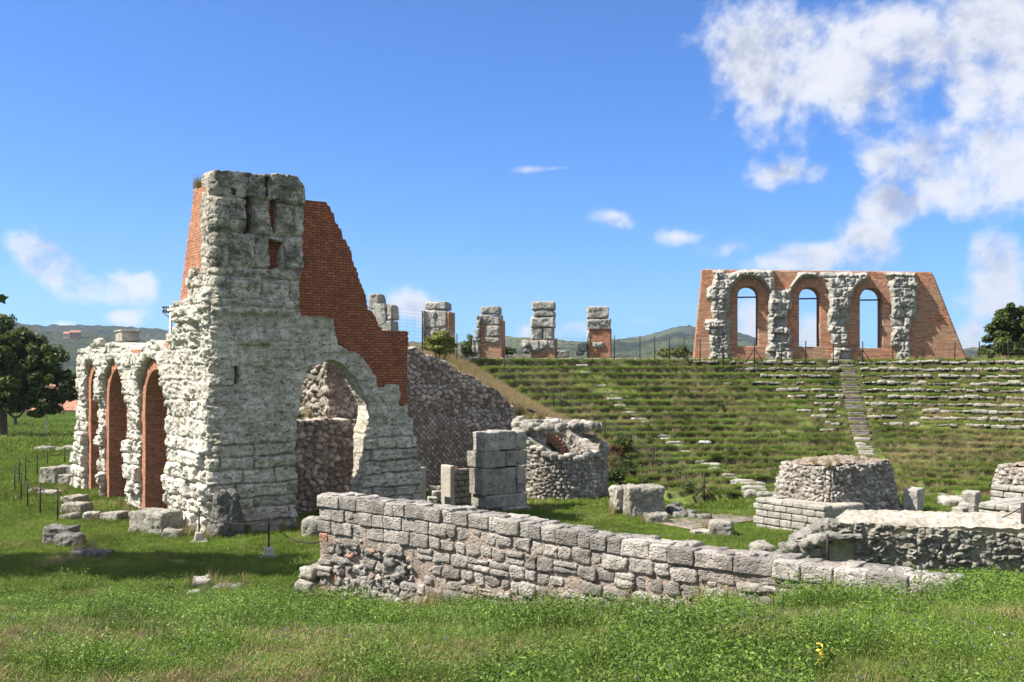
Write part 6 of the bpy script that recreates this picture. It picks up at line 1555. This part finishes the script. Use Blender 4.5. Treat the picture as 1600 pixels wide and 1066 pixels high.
tufts_on('grass_room_rim', np.array([[1.92 + 1.66 * math.sin(a), 40.2 - 1.66 * math.cos(a), float(top_a(np.array([a * AP.R]))[0]) + .05] for a in r.uniform(-3.1, 3.1, 40)]), [3, 4, 11], .5, 406, .5)

sk = []
for (x_, y_, w_, d_, a_) in SKIRT:
    n_ = int(2 * (w_ + d_) * 9); t_ = r.uniform(0, 1, n_) * 2 * (w_ + d_); hx, hy = w_ / 2 + .03, d_ / 2 + .03
    lx = np.where(t_ < w_, t_ - hx, np.where(t_ < w_ + d_, hx, np.where(t_ < 2 * w_ + d_, hx - (t_ - w_ - d_), -hx))); ly = np.where(t_ < w_, -hy, np.where(t_ < w_ + d_, t_ - w_ - hy, np.where(t_ < 2 * w_ + d_, hy, hy - (t_ - 2 * w_ - d_))))
    c_, s_ = math.cos(rad(a_)), math.sin(rad(a_)); X_ = x_ + lx * c_ - ly * s_; Y_ = y_ + lx * s_ + ly * c_; sk.append(np.stack([X_, Y_, gz(X_, Y_)], -1))
for (P_l, a_, b_, d_) in ((TF, -.2, 3.0, .16), (FC, .2, 4.0, .24), (FC, 6.6, 8.7, .26), (FC, 11.3, 12.4, .26), (FG_PLANE, -.2, 11.9, .06), (FG_PLANE, -.2, 11.9, .14)):
    u_ = r.uniform(a_, b_, int((b_ - a_) * 9)); p_ = P_l.pos(u_, np.zeros(len(u_)), d_ + r.uniform(0, .12, len(u_))); p_[:, 2] = gz(p_[:, 0], p_[:, 1]); sk.append(p_)
sk = np.concatenate(sk); tufts_on('grass_skirt', sk, [3, 4, 5, 3, 9, 7, 11, 4, 5, 3], .85, 407, .3)

hz = NB('valley_haze'); hz.t.nodes.remove(hz.bsdf); vol = hz.n('ShaderNodeVolumePrincipled'); hz.l(vol.outputs[0], hz.out.inputs['Volume'])
vol.inputs['Color'].default_value = (.66, .80, 1., 1); vol.inputs['Density'].default_value = HAZE; vol.inputs['Anisotropy'].default_value = .3
v8 = np.array([(x, y, z) for x in (-5200, 5200) for y in (-90, 4300) for z in (-60, 320)], float)
tag(link('haze', make_mesh('haze', v8, [(0, 1, 3, 2), (4, 6, 7, 5), (0, 4, 5, 1), (2, 3, 7, 6), (0, 2, 6, 4), (1, 5, 7, 3)], mats=[hz.m], smooth=False)), kind='stuff')
def flower_spike(px, py, Y, h, name, label, petal, seed, n=26):
    g = ray(px, py, 4, 30) if Y is None else gz1(pt(px, py, Y)); t = root(name, label, 'flower', None, tuple(g)); r5 = RS(seed); mb = MB()
    tube(mb, [g - [0, 0, .03], g + [0.01, 0, h * .6], g + [0.015, 0, h]], [.006, .005, .003], 5); part('stem', mb.mesh('stem', [M['stem']]), t)
    mb = MB(); z = r5.uniform(.35, 1, n) * h; a = r5.uniform(0, 6.28, n); leaf_quads(mb, r5, g + np.stack([.016 * np.cos(a), .016 * np.sin(a), z], -1), .016, .2); part('petals', mb.mesh('petals', [M[petal]], False), t)
    mb = MB(); a = r5.uniform(0, 6.28, 12); d = r5.uniform(.03, .09, 12); leaf_quads(mb, r5, g + np.stack([d * np.cos(a), d * np.sin(a), r5.uniform(.02, .1, 12)], -1), .05, .6); part('leaves', mb.mesh('leaves', [M['clover']], False), t)
flower_spike(1282, 1052, None, .19, 'flower_spike', 'single yellow flower spike in the meadow at the lower right', 'petal_yellow', 601)
flower_spike(1020, 1062, None, .12, 'flower_spike', 'short orange yellow flower at the bottom edge of the meadow', 'petal_yellow', 602, 10)
# ------------------------------------------------------------------ sky, sun, camera
SUN_EL, SUN_AZ = 50., math.degrees(math.atan2(-.985, -.174))     # azimuth from +Y towards +X
w = bpy.data.worlds.new('World'); SC.world = w; w.use_nodes = True
nt = w.node_tree; nt.nodes.clear()
out = nt.nodes.new('ShaderNodeOutputWorld'); bg = nt.nodes.new('ShaderNodeBackground'); nt.links.new(bg.outputs[0], out.inputs[0])
sky = nt.nodes.new('ShaderNodeTexSky'); sky.sky_type = 'NISHITA'; sky.sun_disc = False
sky.sun_elevation = rad(SUN_EL); sky.sun_rotation = rad(SUN_AZ); sky.altitude = 500; sky.air_density = 1.0; sky.dust_density = .25; sky.ozone_density = 3.0
bg.inputs['Strength'].default_value = SKY_STRENGTH
class WB(NB):
    def __init__(s, t): s.t = t
b = WB(nt)
gen = b.coord('Generated')
sep = b.n('ShaderNodeSeparateXYZ'); b.l(gen, sep.inputs[0])
az = b.math('ARCTAN2', sep.outputs[0], sep.outputs[1])
el = b.math('ARCTAN2', sep.outputs[2], b.math('SQRT', b.math('ADD', b.math('MULTIPLY', sep.outputs[0], sep.outputs[0]), b.math('MULTIPLY', sep.outputs[1], sep.outputs[1]))))
cv = b.n('ShaderNodeCombineXYZ'); b.l(az, cv.inputs[0]); b.l(el, cv.inputs[1])
n1 = b.noise(cv.outputs[0], 7, 9, .62, .15)
n2 = b.noise(cv.outputs[0], 24, 9, .6, .2)
def azel(px, py):
    X, Z = (px - 800) / FPX, (HOR - py) / FPX
    return math.atan2(X, 1), math.atan2(Z, math.hypot(X, 1))
field = None
# clouds: centre and half axes as seen from the site, density, tilt
for (px, py, rx, ry, k, tl) in CLOUDS:
    a0, e0 = azel(px, py); a1, _ = azel(px + rx, py); _, e1 = azel(px, py - ry)
    da, de = abs(a1 - a0), abs(e1 - e0)
    u = b.math('SUBTRACT', az, a0); v = b.math('SUBTRACT', el, e0)
    ct, st = math.cos(rad(tl)), math.sin(rad(tl))
    u2 = b.math('MULTIPLY', b.math('ADD', b.math('MULTIPLY', u, ct), b.math('MULTIPLY', v, st)), 1 / da)
    v2 = b.math('MULTIPLY', b.math('SUBTRACT', b.math('MULTIPLY', v, ct), b.math('MULTIPLY', u, st)), 1 / de)
    d = b.math('SQRT', b.math('ADD', b.math('MULTIPLY', u2, u2), b.math('MULTIPLY', v2, v2)))
    f = b.math('MULTIPLY', b.math('SUBTRACT', 1.15, d), k)
    field = f if field is None else b.math('SMOOTH_MAX', field, f, .15)
# unseen clouds added overhead, beside and behind the camera as neutral fill light
gn = b.n('ShaderNodeTexNoise'); b.l(gen, gn.inputs['Vector']); gn.inputs['Scale'].default_value = 2.6; gn.inputs['Detail'].default_value = 8; gn.inputs['Roughness'].default_value = .6
away = b.math('MAXIMUM', b.mr(b.math('ABSOLUTE', az), .72, 1.1), b.mr(el, .62, .9))
field = b.math('MAXIMUM', field, b.math('SUBTRACT', b.math('MULTIPLY', away, b.math('MULTIPLY_ADD', b.math('SUBTRACT', gn.outputs[0], .5), 3.0, 1.15)), .6))
nn = b.math('ADD', b.math('MULTIPLY', b.math('SUBTRACT', n1, .5), 2.2), b.math('MULTIPLY', b.math('SUBTRACT', n2, .5), 1.45))
dens = b.math('ADD', b.math('MINIMUM', field, .62), nn)
cov = b.math('POWER', b.mr(dens, .06, .72), 1.0)
# thick parts are greyer, thin upper-left rims whiter: a second look at the noise towards the sun
off = b.n('ShaderNodeVectorMath', operation='ADD'); b.l(cv.outputs[0], off.inputs[0]); off.inputs[1].default_value = (-.02, .022, 0)
n3 = b.noise(off.outputs[0], 7, 9, .62, .15)
lit = b.math('SUBTRACT', n1, n3)
n4 = b.noise(off.outputs[0], 24, 9, .6, .2)
shade = b.math('ADD', b.math('ADD', b.mr(dens, .45, 1.3, 0, .5), b.math('MULTIPLY', lit, -2.6)), b.math('MULTIPLY', b.math('SUBTRACT', n2, n4), -1.0))
ccol = b.mix(b.mr(shade, -.15, .55), CLOUD_LIT, CLOUD_DARK)
grade = b.mix(1., sky.outputs[0], SKY_TINT, 'MULTIPLY')
col = b.mix(b.math('MULTIPLY', cov, CLOUD_OPAC), grade, ccol)
b.l(col, bg.inputs[0])
sun = bpy.data.lights.new('sun', 'SUN'); sun.energy = SUN_STRENGTH; sun.angle = rad(.5); sun.color = (1, .93, .82)
so = bpy.data.objects.new('sun', sun); C.objects.link(so)
from mathutils import Vector
ce = math.cos(rad(SUN_EL))
sdir = Vector((-.985 * ce, -.174 * ce, math.sin(rad(SUN_EL))))
so.rotation_euler = sdir.to_track_quat('Z', 'Y').to_euler(); so.location = (-20, -20, 40)
cam = bpy.data.cameras.new('camera'); co_ = bpy.data.objects.new('camera', cam); C.objects.link(co_)
cam.sensor_width = 36; cam.lens = 36 * FPX / 1600; cam.clip_end = 8000; cam.clip_start = .1
cam.shift_y = (HOR - 533) / 1600
co_.location = (0, 0, EYE); co_.rotation_euler = (rad(90), 0, 0)
SC.camera = co_
vs = SC.view_settings; vs.view_transform = 'Standard'; vs.look = 'None'; vs.exposure = EXPOSURE; vs.gamma = 1
SC.cycles.max_bounces = 6; SC.cycles.diffuse_bounces = 3; SC.cycles.transparent_max_bounces = 8
